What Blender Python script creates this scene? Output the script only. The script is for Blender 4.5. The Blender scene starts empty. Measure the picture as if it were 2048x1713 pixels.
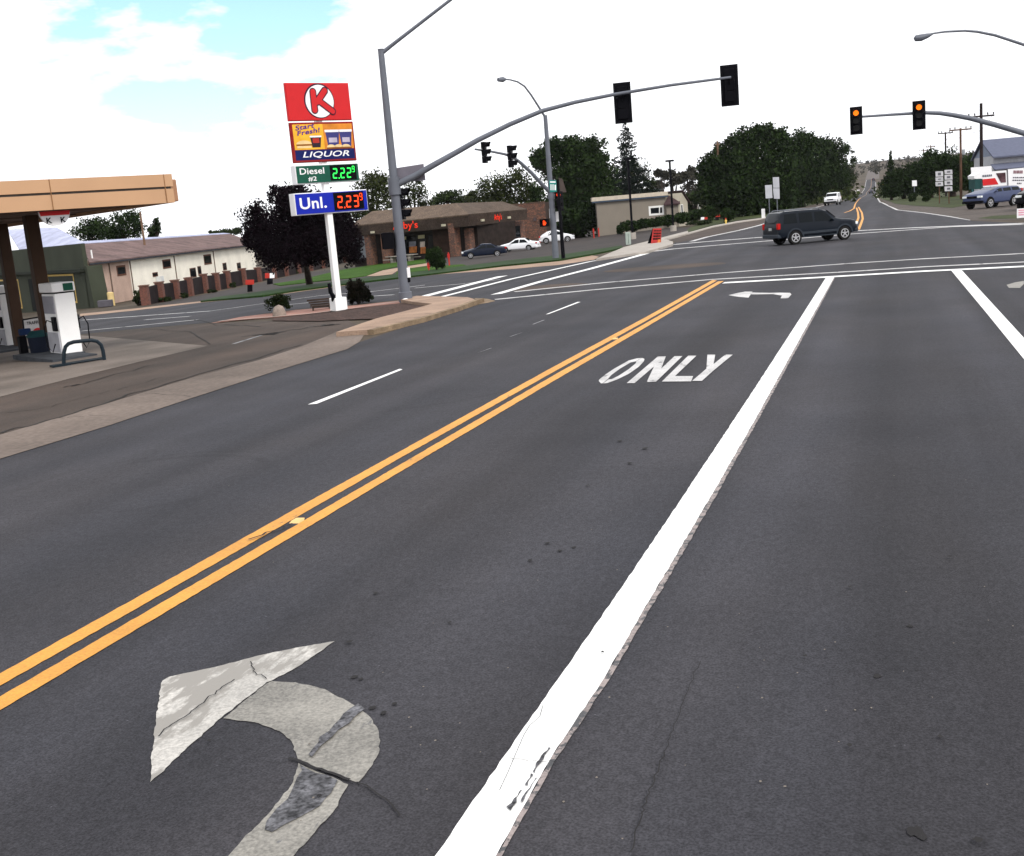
import bpy, bmesh, math, random
import numpy as np
from mathutils import Vector as V, Matrix

random.seed(7)
SC = bpy.context.scene
COL = SC.collection
R_ = math.radians

# ------------------------------------------------------------------ camera
PW, PH = 2048.0, 1713.0                    # size of the photograph
FOC = 2261.18
YAW, PIT, ROL = R_(-19.1233), R_(10.6504), R_(-4.8117)
HC = 2.5
FV = V((math.sin(YAW) * math.cos(PIT), math.cos(YAW) * math.cos(PIT), -math.sin(PIT)))
_r = V((math.cos(YAW), -math.sin(YAW), 0))
_u = _r.cross(FV)
RV = _r * math.cos(ROL) + _u * math.sin(ROL)
UV = -_r * math.sin(ROL) + _u * math.cos(ROL)
CP = V((0, 0, HC))
cam = bpy.data.cameras.new('camera')
camo = bpy.data.objects.new('camera', cam)
COL.objects.link(camo)
camo.matrix_world = Matrix(((RV.x, UV.x, -FV.x, 0), (RV.y, UV.y, -FV.y, 0), (RV.z, UV.z, -FV.z, HC), (0, 0, 0, 1)))
cam.sensor_width = 36
cam.lens = 36 * FOC / PW
cam.clip_start = 0.05
cam.clip_end = 12000
SC.camera = camo

# ------------------------------------------------------------------ world, sun, exposure
SUN_EL, SUN_AZ = R_(44), R_(128)           # compass angle from +Y, clockwise: behind and right of the camera
world = bpy.data.worlds.new('World')
SC.world = world
world.use_nodes = True
wn, wl = world.node_tree.nodes, world.node_tree.links
wn.clear()
wo = wn.new('ShaderNodeOutputWorld')
bg = wn.new('ShaderNodeBackground')
bg.inputs['Strength'].default_value = 0.1
sky = wn.new('ShaderNodeTexSky')
sky.sky_type = 'NISHITA'
sky.sun_disc = False
sky.sun_elevation = SUN_EL
sky.sun_rotation = SUN_AZ
tc = wn.new('ShaderNodeTexCoord')
# thin bright cloud over the whole sky, open in one part of it
mp = wn.new('ShaderNodeMapping')
mp.inputs['Scale'].default_value = (1, 1, 2.6)
nz = wn.new('ShaderNodeTexNoise')
nz.inputs['Scale'].default_value = 9
nz.inputs['Detail'].default_value = 8
nz.inputs['Roughness'].default_value = 0.52
open_dir = (FV + RV * ((455 - PW / 2) / FOC) - UV * ((-60 - PH / 2) / FOC)).normalized()
dv = wn.new('ShaderNodeVectorMath'); dv.operation = 'DISTANCE'
dv.inputs[1].default_value = open_dir
m1 = wn.new('ShaderNodeMapRange')
m1.inputs['From Min'].default_value = 0.05; m1.inputs['From Max'].default_value = 0.27
m1.inputs['To Min'].default_value = 0.175; m1.inputs['To Max'].default_value = -0.36
ad = wn.new('ShaderNodeMath'); ad.operation = 'ADD'
rp = wn.new('ShaderNodeMapRange')
rp.inputs['From Min'].default_value = 0.50; rp.inputs['From Max'].default_value = 0.60
mx = wn.new('ShaderNodeMix'); mx.data_type = 'RGBA'
sk2 = wn.new('ShaderNodeMix'); sk2.data_type = 'RGBA'; sk2.blend_type = 'MULTIPLY'
sk2.inputs[0].default_value = 1.0
sk2.inputs[7].default_value = (1.75, 1.95, 1.75, 1)
wl.new(tc.outputs['Generated'], mp.inputs['Vector'])
wl.new(mp.outputs[0], nz.inputs['Vector'])
wl.new(tc.outputs['Generated'], dv.inputs[0])
wl.new(dv.outputs['Value'], m1.inputs['Value'])
wl.new(nz.outputs['Fac'], ad.inputs[0]); wl.new(m1.outputs[0], ad.inputs[1])
wl.new(ad.outputs[0], rp.inputs['Value'])
wl.new(rp.outputs[0], mx.inputs[0])
wl.new(sky.outputs[0], sk2.inputs[6])
mx.inputs[6].default_value = (12.6, 12.7, 13.0, 1)
wl.new(sk2.outputs[2], mx.inputs[7])
wl.new(mx.outputs[2], bg.inputs['Color'])
wl.new(bg.outputs[0], wo.inputs[0])

sl = bpy.data.lights.new('sun', 'SUN')
sl.energy = 2.3
sl.angle = R_(17)
sl.color = (1.0, 0.95, 0.88)
so = bpy.data.objects.new('sun', sl)
COL.objects.link(so)
sd = V((math.sin(SUN_AZ) * math.cos(SUN_EL), math.cos(SUN_AZ) * math.cos(SUN_EL), math.sin(SUN_EL)))
so.rotation_euler = (sd).to_track_quat('Z', 'Y').to_euler()
so.location = (0, 0, 60)
vs = SC.view_settings
vs.view_transform = 'Standard'
vs.look = 'None'
vs.exposure = 0.12
vs.gamma = 1.0

# ------------------------------------------------------------------ terrain and measuring
YP = [(-1e4, 0), (160, 0), (424, -1.5), (600, -2.3), (740, 1.7), (800, 5.2), (900, 9.5), (1500, 30), (1e5, 30)]
def terr(X, Y):
    a = 0 if X > -12 else (.04 * (X + 12) if X > -72 else -2.4)
    for (y0, z0), (y1, z1) in zip(YP, YP[1:]):
        if y0 <= Y <= y1:
            p = z0 + (z1 - z0) * (Y - y0) / (y1 - y0); break
    else: p = 0
    w = max(0, min(1, (300 - abs(X)) / 200))
    return a + p * w
def ray(x, y):
    return RV * ((x - PW / 2) / FOC) - UV * ((y - PH / 2) / FOC) + FV
def G(x, y, dz=0):                        # where the line of sight of a photo point meets the ground (raised by dz)
    d = ray(x, y); d = d / math.hypot(d.x, d.y)
    t0 = t = 1.0
    while t < 4000:
        p = CP + d * t
        if p.z < terr(p.x, p.y) + dz: break
        t0 = t; t *= 1.012
    lo, hi = t0, t
    for _ in range(40):
        m = (lo + hi) / 2; p = CP + d * m
        if p.z < terr(p.x, p.y) + dz: hi = m
        else: lo = m
    p = CP + d * hi
    return V((p.x, p.y, terr(p.x, p.y) + dz))
def D(p): return (p - CP).dot(FV)
def at_depth(x, y, d): return CP + ray(x, y) * d
def gz(p): return V((p.x, p.y, terr(p.x, p.y)))
class Plane:                              # an upright plane through a ground point, heading = compass angle of its left-to-right direction
    def __init__(s, base, head):
        h = R_(head); s.b = V((base[0], base[1], 0)); s.e = V((math.sin(h), math.cos(h), 0))
        s.n = V((s.e.y, -s.e.x, 0))       # points towards the viewer's side
    def p(s, x, y, off=0):
        d = ray(x, y); t = (s.b + s.n * off - CP).dot(s.n) / d.dot(s.n)
        return CP + d * t
    def sz(s, x, y, off=0):
        p = s.p(x, y, off); return ((p - s.b).dot(s.e), p.z)
    def at(s, u, z, off=0): 
        q = s.b + s.e * u + s.n * off; return V((q.x, q.y, z))

# ------------------------------------------------------------------ materials
MATS = {}
def mat(name, col, rough=0.8, var=0.12, scale=3.0, spec=0.12, metal=0.0, bump=0.0, bscale=40, emit=None, estr=1.0, fine=0.0, fscale=60, coat=0.0, alpha=None):
    if name in MATS: return MATS[name]
    m = bpy.data.materials.new(name); m.use_nodes = True
    n, l = m.node_tree.nodes, m.node_tree.links
    b = n['Principled BSDF']
    b.inputs['Roughness'].default_value = rough
    b.inputs['Specular IOR Level'].default_value = spec
    b.inputs['Metallic'].default_value = metal
    if coat: b.inputs['Coat Weight'].default_value = coat; b.inputs['Coat Roughness'].default_value = 0.08
    geo = n.new('ShaderNodeTexCoord')
    t = n.new('ShaderNodeTexNoise'); t.inputs['Scale'].default_value = scale; t.inputs['Detail'].default_value = 6
    l.new(geo.outputs['Object'], t.inputs['Vector'])
    r = n.new('ShaderNodeMapRange'); r.inputs['From Min'].default_value = .3; r.inputs['From Max'].default_value = .7
    r.inputs['To Min'].default_value = 1 - var; r.inputs['To Max'].default_value = 1 + var
    l.new(t.outputs['Fac'], r.inputs['Value'])
    last = r.outputs[0]
    if fine:
        t2 = n.new('ShaderNodeTexNoise'); t2.inputs['Scale'].default_value = fscale; t2.inputs['Detail'].default_value = 3
        l.new(geo.outputs['Object'], t2.inputs['Vector'])
        r2 = n.new('ShaderNodeMapRange'); r2.inputs['From Min'].default_value = .3; r2.inputs['From Max'].default_value = .7
        r2.inputs['To Min'].default_value = 1 - fine; r2.inputs['To Max'].default_value = 1 + fine
        l.new(t2.outputs['Fac'], r2.inputs['Value'])
        mm = n.new('ShaderNodeMath'); mm.operation = 'MULTIPLY'
        l.new(last, mm.inputs[0]); l.new(r2.outputs[0], mm.inputs[1]); last = mm.outputs[0]
    vm = n.new('ShaderNodeVectorMath'); vm.operation = 'SCALE'
    vm.inputs[0].default_value = col
    l.new(last, vm.inputs['Scale'])
    l.new(vm.outputs[0], b.inputs['Base Color'])
    if bump:
        tb = n.new('ShaderNodeTexNoise'); tb.inputs['Scale'].default_value = bscale; tb.inputs['Detail'].default_value = 4
        l.new(geo.outputs['Object'], tb.inputs['Vector'])
        bp = n.new('ShaderNodeBump'); bp.inputs['Strength'].default_value = bump; bp.inputs['Distance'].default_value = 0.02
        l.new(tb.outputs['Fac'], bp.inputs['Height']); l.new(bp.outputs[0], b.inputs['Normal'])
    if emit:
        b.inputs['Emission Color'].default_value = (*emit, 1); b.inputs['Emission Strength'].default_value = estr
    MATS[name] = m
    return m
def nodes_of(m): return m.node_tree.nodes, m.node_tree.links, m.node_tree.nodes['Principled BSDF']

_g = lambda x, y: G(x, y)
ARCS = []
for (c, e_, w, d) in (((300, 965), (540, 935), .10, .20), ((300, 965), (505, 905), .07, .14), ((40, 930), (150, 960), .08, .16), ((700, 760), (980, 790), .07, .10), ((900, 1500), (1290, 1180), .06, .08)):
    a_, b_ = G(*c), G(*e_); ARCS.append((a_.x, a_.y, (a_ - b_).length, w, d, 0))
def asphalt(name, base, warm, streak=0.16, patch=0.14, speck=0.35, arcs=False):
    m = bpy.data.materials.new(name); m.use_nodes = True
    n, l, b = nodes_of(m)
    tc = n.new('ShaderNodeTexCoord')
    def noise(scale, vscale=(1, 1, 1), det=5, rough=.5):
        mp = n.new('ShaderNodeMapping'); mp.inputs['Scale'].default_value = vscale
        l.new(tc.outputs['Object'], mp.inputs['Vector'])
        t = n.new('ShaderNodeTexNoise'); t.inputs['Scale'].default_value = scale; t.inputs['Detail'].default_value = det
        t.inputs['Roughness'].default_value = rough
        l.new(mp.outputs[0], t.inputs['Vector']); return t.outputs['Fac']
    def rng(v, a, bb, lo=.3, hi=.7):
        r = n.new('ShaderNodeMapRange'); r.inputs['From Min'].default_value = lo; r.inputs['From Max'].default_value = hi
        r.inputs['To Min'].default_value = a; r.inputs['To Max'].default_value = bb
        l.new(v, r.inputs['Value']); return r.outputs[0]
    def mul(a, c):
        q = n.new('ShaderNodeMath'); q.operation = 'MULTIPLY'; l.new(a, q.inputs[0]); l.new(c, q.inputs[1]); return q.outputs[0]
    st = rng(noise(0.9, (1, .035, 1), 3), 1 - streak, 1 + streak)       # wheel paths along the road
    pa = rng(noise(.35, (1, 1, 1), 6, .6), 1 - patch, 1 + patch)
    ag = rng(noise(85, (1, 1, 1), 2), 1 - speck, 1 + speck)
    ag2 = rng(noise(22, (1, .6, 1), 3), 1 - speck * .35, 1 + speck * .35)
    # light grit and dark tar spots
    vo = n.new('ShaderNodeTexVoronoi'); vo.inputs['Scale'].default_value = 5.5
    l.new(tc.outputs['Object'], vo.inputs['Vector'])
    sp = rng(vo.outputs['Distance'], .45, 1, .03, .055)
    gate = rng(noise(.55, (1, .35, 1), 3), 0, 1, .52, .56)
    q = n.new('ShaderNodeMix'); l.new(gate, q.inputs[0]); q.inputs[2].default_value = 1.0; l.new(sp, q.inputs[3])
    vo2 = n.new('ShaderNodeTexVoronoi'); vo2.inputs['Scale'].default_value = 11
    l.new(tc.outputs['Object'], vo2.inputs['Vector'])
    gr = rng(vo2.outputs['Distance'], 2.4, 1, .035, .07)
    gate2 = rng(noise(3.1, (1, 1, 1), 2), 0, 1, .6, .62)
    q2 = n.new('ShaderNodeMix'); l.new(gate2, q2.inputs[0]); q2.inputs[2].default_value = 1.0; l.new(gr, q2.inputs[3])
    f = mul(mul(mul(mul(st, pa), mul(ag, ag2)), q.outputs[0]), q2.outputs[0])
    if arcs:                               # curved rubber marks left by turning tyres, and the lane's oil drip line
        for (cx, cy, rad, wd, dep, ax) in ARCS:
            dd = n.new('ShaderNodeVectorMath'); dd.operation = 'DISTANCE'; dd.inputs[1].default_value = (cx, cy, 0)
            l.new(tc.outputs['Object'], dd.inputs[0])
            sb = n.new('ShaderNodeMath'); sb.operation = 'SUBTRACT'; l.new(dd.outputs['Value'], sb.inputs[0]); sb.inputs[1].default_value = rad
            ab = n.new('ShaderNodeMath'); ab.operation = 'ABSOLUTE'; l.new(sb.outputs[0], ab.inputs[0])
            band = rng(ab.outputs[0], 1 - dep, 1, wd * .4, wd)
            gt = rng(noise(.45, (1, 1, 1), 3), 0, 1, .46, .60)
            qq = n.new('ShaderNodeMix'); l.new(gt, qq.inputs[0]); qq.inputs[2].default_value = 1.0; l.new(band, qq.inputs[3])
            f = mul(f, qq.outputs[0])
        sx = n.new('ShaderNodeSeparateXYZ'); l.new(tc.outputs['Object'], sx.inputs[0])
        for (xc, wd, dep) in ((-3.35, .8, .13), (.0, .9, .16), (-6.6, .7, .10), (-9.2, .5, -.08), (-2.2, .35, -.07), (-4.5, .35, -.07), (1.15, .4, -.06), (-1.15, .35, -.06)):
            sb = n.new('ShaderNodeMath'); sb.operation = 'SUBTRACT'; l.new(sx.outputs[0], sb.inputs[0]); sb.inputs[1].default_value = xc
            ab = n.new('ShaderNodeMath'); ab.operation = 'ABSOLUTE'; l.new(sb.outputs[0], ab.inputs[0])
            f = mul(f, rng(ab.outputs[0], 1 - dep, 1, 0, wd))
    cm = n.new('ShaderNodeMix'); cm.data_type = 'RGBA'
    cm.inputs[6].default_value = (*base, 1); cm.inputs[7].default_value = (*warm, 1)
    l.new(rng(noise(.6, (1, .3, 1), 5), 0, 1), cm.inputs[0])
    vm = n.new('ShaderNodeVectorMath'); vm.operation = 'SCALE'
    l.new(cm.outputs[2], vm.inputs[0]); l.new(f, vm.inputs['Scale'])
    l.new(vm.outputs[0], b.inputs['Base Color'])
    b.inputs['Roughness'].default_value = .85; b.inputs['Specular IOR Level'].default_value = .15
    bp = n.new('ShaderNodeBump'); bp.inputs['Strength'].default_value = .35; bp.inputs['Distance'].default_value = .006
    l.new(noise(120, (1, 1, 1), 2), bp.inputs['Height']); l.new(bp.outputs[0], b.inputs['Normal'])
    MATS[name] = m
    return m

def paint(name, col, under=(.05, .05, .054), wear=.40, wscale=6, dirt=.12, streaky=(1, .25, 1)):
    m = bpy.data.materials.new(name); m.use_nodes = True
    n, l, b = nodes_of(m)
    tc = n.new('ShaderNodeTexCoord')
    mp = n.new('ShaderNodeMapping'); mp.inputs['Scale'].default_value = streaky
    l.new(tc.outputs['Object'], mp.inputs['Vector'])
    t = n.new('ShaderNodeTexNoise'); t.inputs['Scale'].default_value = wscale; t.inputs['Detail'].default_value = 9; t.inputs['Roughness'].default_value = .68
    l.new(mp.outputs[0], t.inputs['Vector'])
    r = n.new('ShaderNodeMapRange'); r.inputs['From Min'].default_value = wear - .03; r.inputs['From Max'].default_value = wear + .03
    l.new(t.outputs['Fac'], r.inputs['Value'])
    t2 = n.new('ShaderNodeTexNoise'); t2.inputs['Scale'].default_value = 1.6; t2.inputs['Detail'].default_value = 6
    l.new(tc.outputs['Object'], t2.inputs['Vector'])
    t3 = n.new('ShaderNodeTexNoise'); t3.inputs['Scale'].default_value = 60; t3.inputs['Detail'].default_value = 2
    l.new(tc.outputs['Object'], t3.inputs['Vector'])
    a = n.new('ShaderNodeMath'); a.operation = 'ADD'; l.new(t2.outputs['Fac'], a.inputs[0]); l.new(t3.outputs['Fac'], a.inputs[1])
    r2 = n.new('ShaderNodeMapRange'); r2.inputs['From Min'].default_value = .7; r2.inputs['From Max'].default_value = 1.3
    r2.inputs['To Min'].default_value = 1 - dirt; r2.inputs['To Max'].default_value = 1 + dirt * .5
    l.new(a.outputs[0], r2.inputs['Value'])
    vm = n.new('ShaderNodeVectorMath'); vm.operation = 'SCALE'; vm.inputs[0].default_value = col
    l.new(r2.outputs[0], vm.inputs['Scale'])
    mx = n.new('ShaderNodeMix'); mx.data_type = 'RGBA'
    l.new(r.outputs[0], mx.inputs[0]); mx.inputs[6].default_value = (*under, 1); l.new(vm.outputs[0], mx.inputs[7])
    l.new(mx.outputs[2], b.inputs['Base Color'])
    b.inputs['Roughness'].default_value = .6
    MATS[name] = m
    return m

def leafmat(name, dark, light, trans=0.15):
    m = bpy.data.materials.new(name); m.use_nodes = True
    n, l, b = nodes_of(m)
    g = n.new('ShaderNodeNewGeometry'); tc = n.new('ShaderNodeTexCoord')
    t = n.new('ShaderNodeTexNoise'); t.inputs['Scale'].default_value = .7; t.inputs['Detail'].default_value = 3
    l.new(tc.outputs['Object'], t.inputs['Vector'])
    a = n.new('ShaderNodeMath'); a.operation = 'MULTIPLY_ADD'
    l.new(g.outputs['Random Per Island'], a.inputs[0]); a.inputs[1].default_value = .55
    l.new(t.outputs['Fac'], a.inputs[2])
    r = n.new('ShaderNodeMapRange'); r.inputs['From Min'].default_value = .45; r.inputs['From Max'].default_value = 1.1
    l.new(a.outputs[0], r.inputs['Value'])
    mx = n.new('ShaderNodeMix'); mx.data_type = 'RGBA'
    mx.inputs[6].default_value = (*dark, 1); mx.inputs[7].default_value = (*light, 1)
    l.new(r.outputs[0], mx.inputs[0]); l.new(mx.outputs[2], b.inputs['Base Color'])
    b.inputs['Roughness'].default_value = .8; b.inputs['Specular IOR Level'].default_value = .04
    MATS[name] = m
    return m

def brickmat(name, c1, c2, mortar, scale, rough_stone=False):
    m = bpy.data.materials.new(name); m.use_nodes = True
    n, l, b = nodes_of(m)
    tc = n.new('ShaderNodeTexCoord')
    if rough_stone:
        vo = n.new('ShaderNodeTexVoronoi'); vo.inputs['Scale'].default_value = scale
        mp = n.new('ShaderNodeMapping'); mp.inputs['Scale'].default_value = (1, 1, 1.7)
        l.new(tc.outputs['Object'], mp.inputs[0]); l.new(mp.outputs[0], vo.inputs['Vector'])
        vd = n.new('ShaderNodeTexVoronoi'); vd.feature = 'DISTANCE_TO_EDGE'; vd.inputs['Scale'].default_value = scale
        l.new(mp.outputs[0], vd.inputs['Vector'])
        s = n.new('ShaderNodeSeparateColor'); l.new(vo.outputs['Color'], s.inputs[0])
        mx = n.new('ShaderNodeMix'); mx.data_type = 'RGBA'; mx.inputs[6].default_value = (*c1, 1); mx.inputs[7].default_value = (*c2, 1)
        l.new(s.outputs[0], mx.inputs[0])
        r = n.new('ShaderNodeMapRange'); r.inputs['From Min'].default_value = .02; r.inputs['From Max'].default_value = .09
        l.new(vd.outputs['Distance'], r.inputs['Value'])
        m2 = n.new('ShaderNodeMix'); m2.data_type = 'RGBA'; m2.inputs[6].default_value = (*mortar, 1)
        l.new(r.outputs[0], m2.inputs[0]); l.new(mx.outputs[2], m2.inputs[7])
        l.new(m2.outputs[2], b.inputs['Base Color'])
        hsrc = r.outputs[0]
    else:
        s = n.new('ShaderNodeSeparateXYZ'); l.new(tc.outputs['Object'], s.inputs[0])
        a = n.new('ShaderNodeMath'); a.operation = 'ADD'; l.new(s.outputs[0], a.inputs[0]); l.new(s.outputs[1], a.inputs[1])
        c = n.new('ShaderNodeCombineXYZ'); l.new(a.outputs[0], c.inputs[0]); l.new(s.outputs[2], c.inputs[1])
        bk = n.new('ShaderNodeTexBrick'); bk.inputs['Scale'].default_value = scale
        bk.inputs['Color1'].default_value = (*c1, 1); bk.inputs['Color2'].default_value = (*c2, 1); bk.inputs['Mortar'].default_value = (*mortar, 1)
        bk.inputs['Mortar Size'].default_value = .012
        l.new(c.outputs[0], bk.inputs['Vector']); l.new(bk.outputs['Color'], b.inputs['Base Color'])
        hsrc = bk.outputs['Fac']
    b.inputs['Roughness'].default_value = .9
    MATS[name] = m
    return m

def glass(name, col, rough=.06):
    return mat(name, col, rough=rough, var=.1, spec=.12)

ASPH = asphalt('asphalt', (.0355, .036, .0435), (.040, .038, .0425), streak=.24, patch=.18, speck=.36, arcs=True)
LOT = asphalt('worn asphalt', (.050, .040, .035), (.070, .052, .043), streak=.10, patch=.25, speck=.3)
PARK = asphalt('parking asphalt', (.034, .030, .030), (.046, .037, .034), streak=.05, patch=.18, speck=.25)
DIRT = mat('dry ground', (.062, .048, .034), var=.35, scale=.12, fine=.3, fscale=3)
GRASS = mat('lawn grass', (.036, .078, .012), var=.3, scale=.5, fine=.45, fscale=9, spec=.02)
DGRASS = mat('dark verge grass', (.014, .036, .006), var=.3, scale=.6, fine=.5, fscale=10)
RGRASS = mat('rough roadside grass', (.032, .042, .010), var=.45, scale=.25, fine=.4, fscale=4)
CONC = mat('aged concrete', (.30, .21, .155), var=.22, scale=.8, fine=.16, fscale=25)
APRON = mat('stained gutter concrete', (.140, .112, .096), var=.28, scale=.45, fine=.18, fscale=12)
CONC2 = mat('pale concrete', (.33, .30, .27), var=.14, scale=1.2, fine=.14, fscale=25)
KERBM = mat('kerb concrete', (.20, .145, .095), var=.4, scale=2.2, fine=.25, fscale=30)
PADM = mat('stained concrete pad', (.150, .126, .110), var=.3, scale=.5, fine=.14, fscale=20)
PINK = mat('reddish paving', (.28, .15, .12), var=.2, scale=1.5, fine=.2, fscale=20)
MULCH = mat('lava rock mulch', (.052, .030, .024), var=.4, scale=4, fine=.7, fscale=16, bump=.8, bscale=18)
WHITE = paint('white road paint', (.78, .78, .77), wear=.315, wscale=7, dirt=.16)
OLDW = paint('old ragged white paint', (.27, .225, .215), wear=.47, wscale=14, dirt=.4, streaky=(1, .8, 1))
WHITEW = paint('worn white road paint', (.50, .49, .49), wear=.385, wscale=3.6, dirt=.42, streaky=(1, .4, 1))
THERMO = paint('old thermoplastic', (.235, .222, .198), under=(.08, .08, .085), wear=.355, wscale=9, dirt=.55, streaky=(1.6, .35, 1))
THERMOL = paint('bright thermoplastic', (.46, .44, .41), under=(.24, .225, .205), wear=.50, wscale=3.6, dirt=.4, streaky=(1.4, .45, 1))
YEL = paint('yellow road paint', (.60, .265, .026), wear=.34, wscale=5, dirt=.26)
FAINT = paint('faint white road paint', (.20, .20, .21), wear=.45, wscale=5)
TAR = mat('dark crack filler', (.022, .021, .022), var=.2)
WORNP = mat('worn through paint', (.085, .085, .093), var=.6, scale=9, fine=.7, fscale=45)
GALV = mat('galvanized steel', (.125, .135, .162), rough=.55, var=.12, scale=1.2, metal=.1, spec=.2)
BLACKM = mat('black housing', (.004, .004, .006), rough=.6, var=.1, spec=.05)
DKBLUE = mat('dark blue steel', (.012, .020, .028), rough=.45)
WPAINT = mat('white paint', (.87, .87, .87), rough=.5, var=.03)
WOODP = mat('pole wood', (.10, .055, .035), var=.3, scale=2)
DKWOOD = mat('dark pole wood', (.022, .015, .015), var=.3, scale=2)
BARK = mat('bark', (.035, .026, .022), var=.4, scale=3, fine=.3, fscale=12)
STUCT = mat('tan stucco', (.46, .33, .27), var=.14, scale=.7, fine=.12, fscale=12)
STUCW = mat('white stucco', (.86, .82, .72), var=.08, scale=.5, fine=.05, fscale=10)
GREENW = mat('olive green stucco', (.040, .046, .032), var=.15, scale=.6)
ROOFB = mat('rusty metal roof', (.13, .085, .08), var=.35, scale=.6, fine=.25, fscale=4)
ROOFL = mat('galvanized roof sheet', (.34, .36, .50), var=.25, scale=.5, rough=.5, fine=.15, fscale=3)
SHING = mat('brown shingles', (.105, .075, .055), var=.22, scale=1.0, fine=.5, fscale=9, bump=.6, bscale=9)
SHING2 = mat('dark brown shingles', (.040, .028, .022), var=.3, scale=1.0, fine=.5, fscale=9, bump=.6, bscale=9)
STONE = brickmat('stone facing', (.20, .085, .05), (.085, .045, .035), (.045, .035, .03), 3.2, True)
BRICK = brickmat('brick pillar', (.17, .06, .04), (.10, .038, .028), (.07, .055, .05), 4.0)
DKPANEL = mat('dark wood panel', (.018, .013, .014), var=.3, scale=2)
DGLASS = glass('dark glass', (.004, .006, .008))
TANW = mat('beige siding', (.21, .185, .155), var=.06, scale=.7)
TANW2 = mat('light beige siding', (.36, .33, .27), var=.06, scale=.7)
MAROON = mat('maroon shingles', (.050, .030, .032), var=.2, scale=2)
WTRIM = mat('white trim', (.70, .70, .68), var=.04)
RED = mat('sign red', (.57, .024, .028), rough=.45, var=.05, spec=.12)
REDP = mat('red paint', (.42, .035, .025), rough=.5, var=.1)
BLUEP = mat('sign blue', (.010, .022, .36), rough=.45, var=.05, spec=.12)
NAVY = mat('sign navy', (.008, .014, .10), rough=.3)
GREENP = mat('sign green', (.012, .085, .055), rough=.45, spec=.12)
SWHITE = mat('sign white', (.82, .82, .84), rough=.4, var=.02)
YELP = mat('sign yellow', (.80, .42, .04), rough=.4, var=.15)
ORGP = mat('sign orange', (.62, .22, .03), rough=.4, var=.2)
LEDG = mat('green led', (.02, .3, .05), emit=(.03, 1.0, .10), estr=1.6)
LEDR = mat('red led', (.4, .03, .01), emit=(1.0, .055, .01), estr=1.6)
AMBER = mat('lit signal lens', (.6, .12, .01), emit=(1.0, .20, .01), estr=1.3)
REDLIT = mat('lit red lens', (.6, .04, .01), emit=(1.0, .06, .01), estr=1.5)
LENS = mat('unlit lens', (.02, .02, .02), rough=.2)
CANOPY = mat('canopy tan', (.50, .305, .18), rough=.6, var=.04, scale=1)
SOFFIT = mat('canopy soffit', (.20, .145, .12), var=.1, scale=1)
COLB = mat('brown column', (.055, .030, .018), rough=.6, var=.1)
RUBBER = mat('tyre rubber', (.010, .010, .010), rough=.8)
ALLOY = mat('alloy wheel', (.50, .50, .52), rough=.3, metal=.6)
CHROME = mat('chrome', (.6, .6, .62), rough=.15, metal=.9)
HEADL = mat('headlight glass', (.75, .78, .8), rough=.1)
TAILL = mat('tail light red', (.45, .012, .01), rough=.2)

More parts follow.
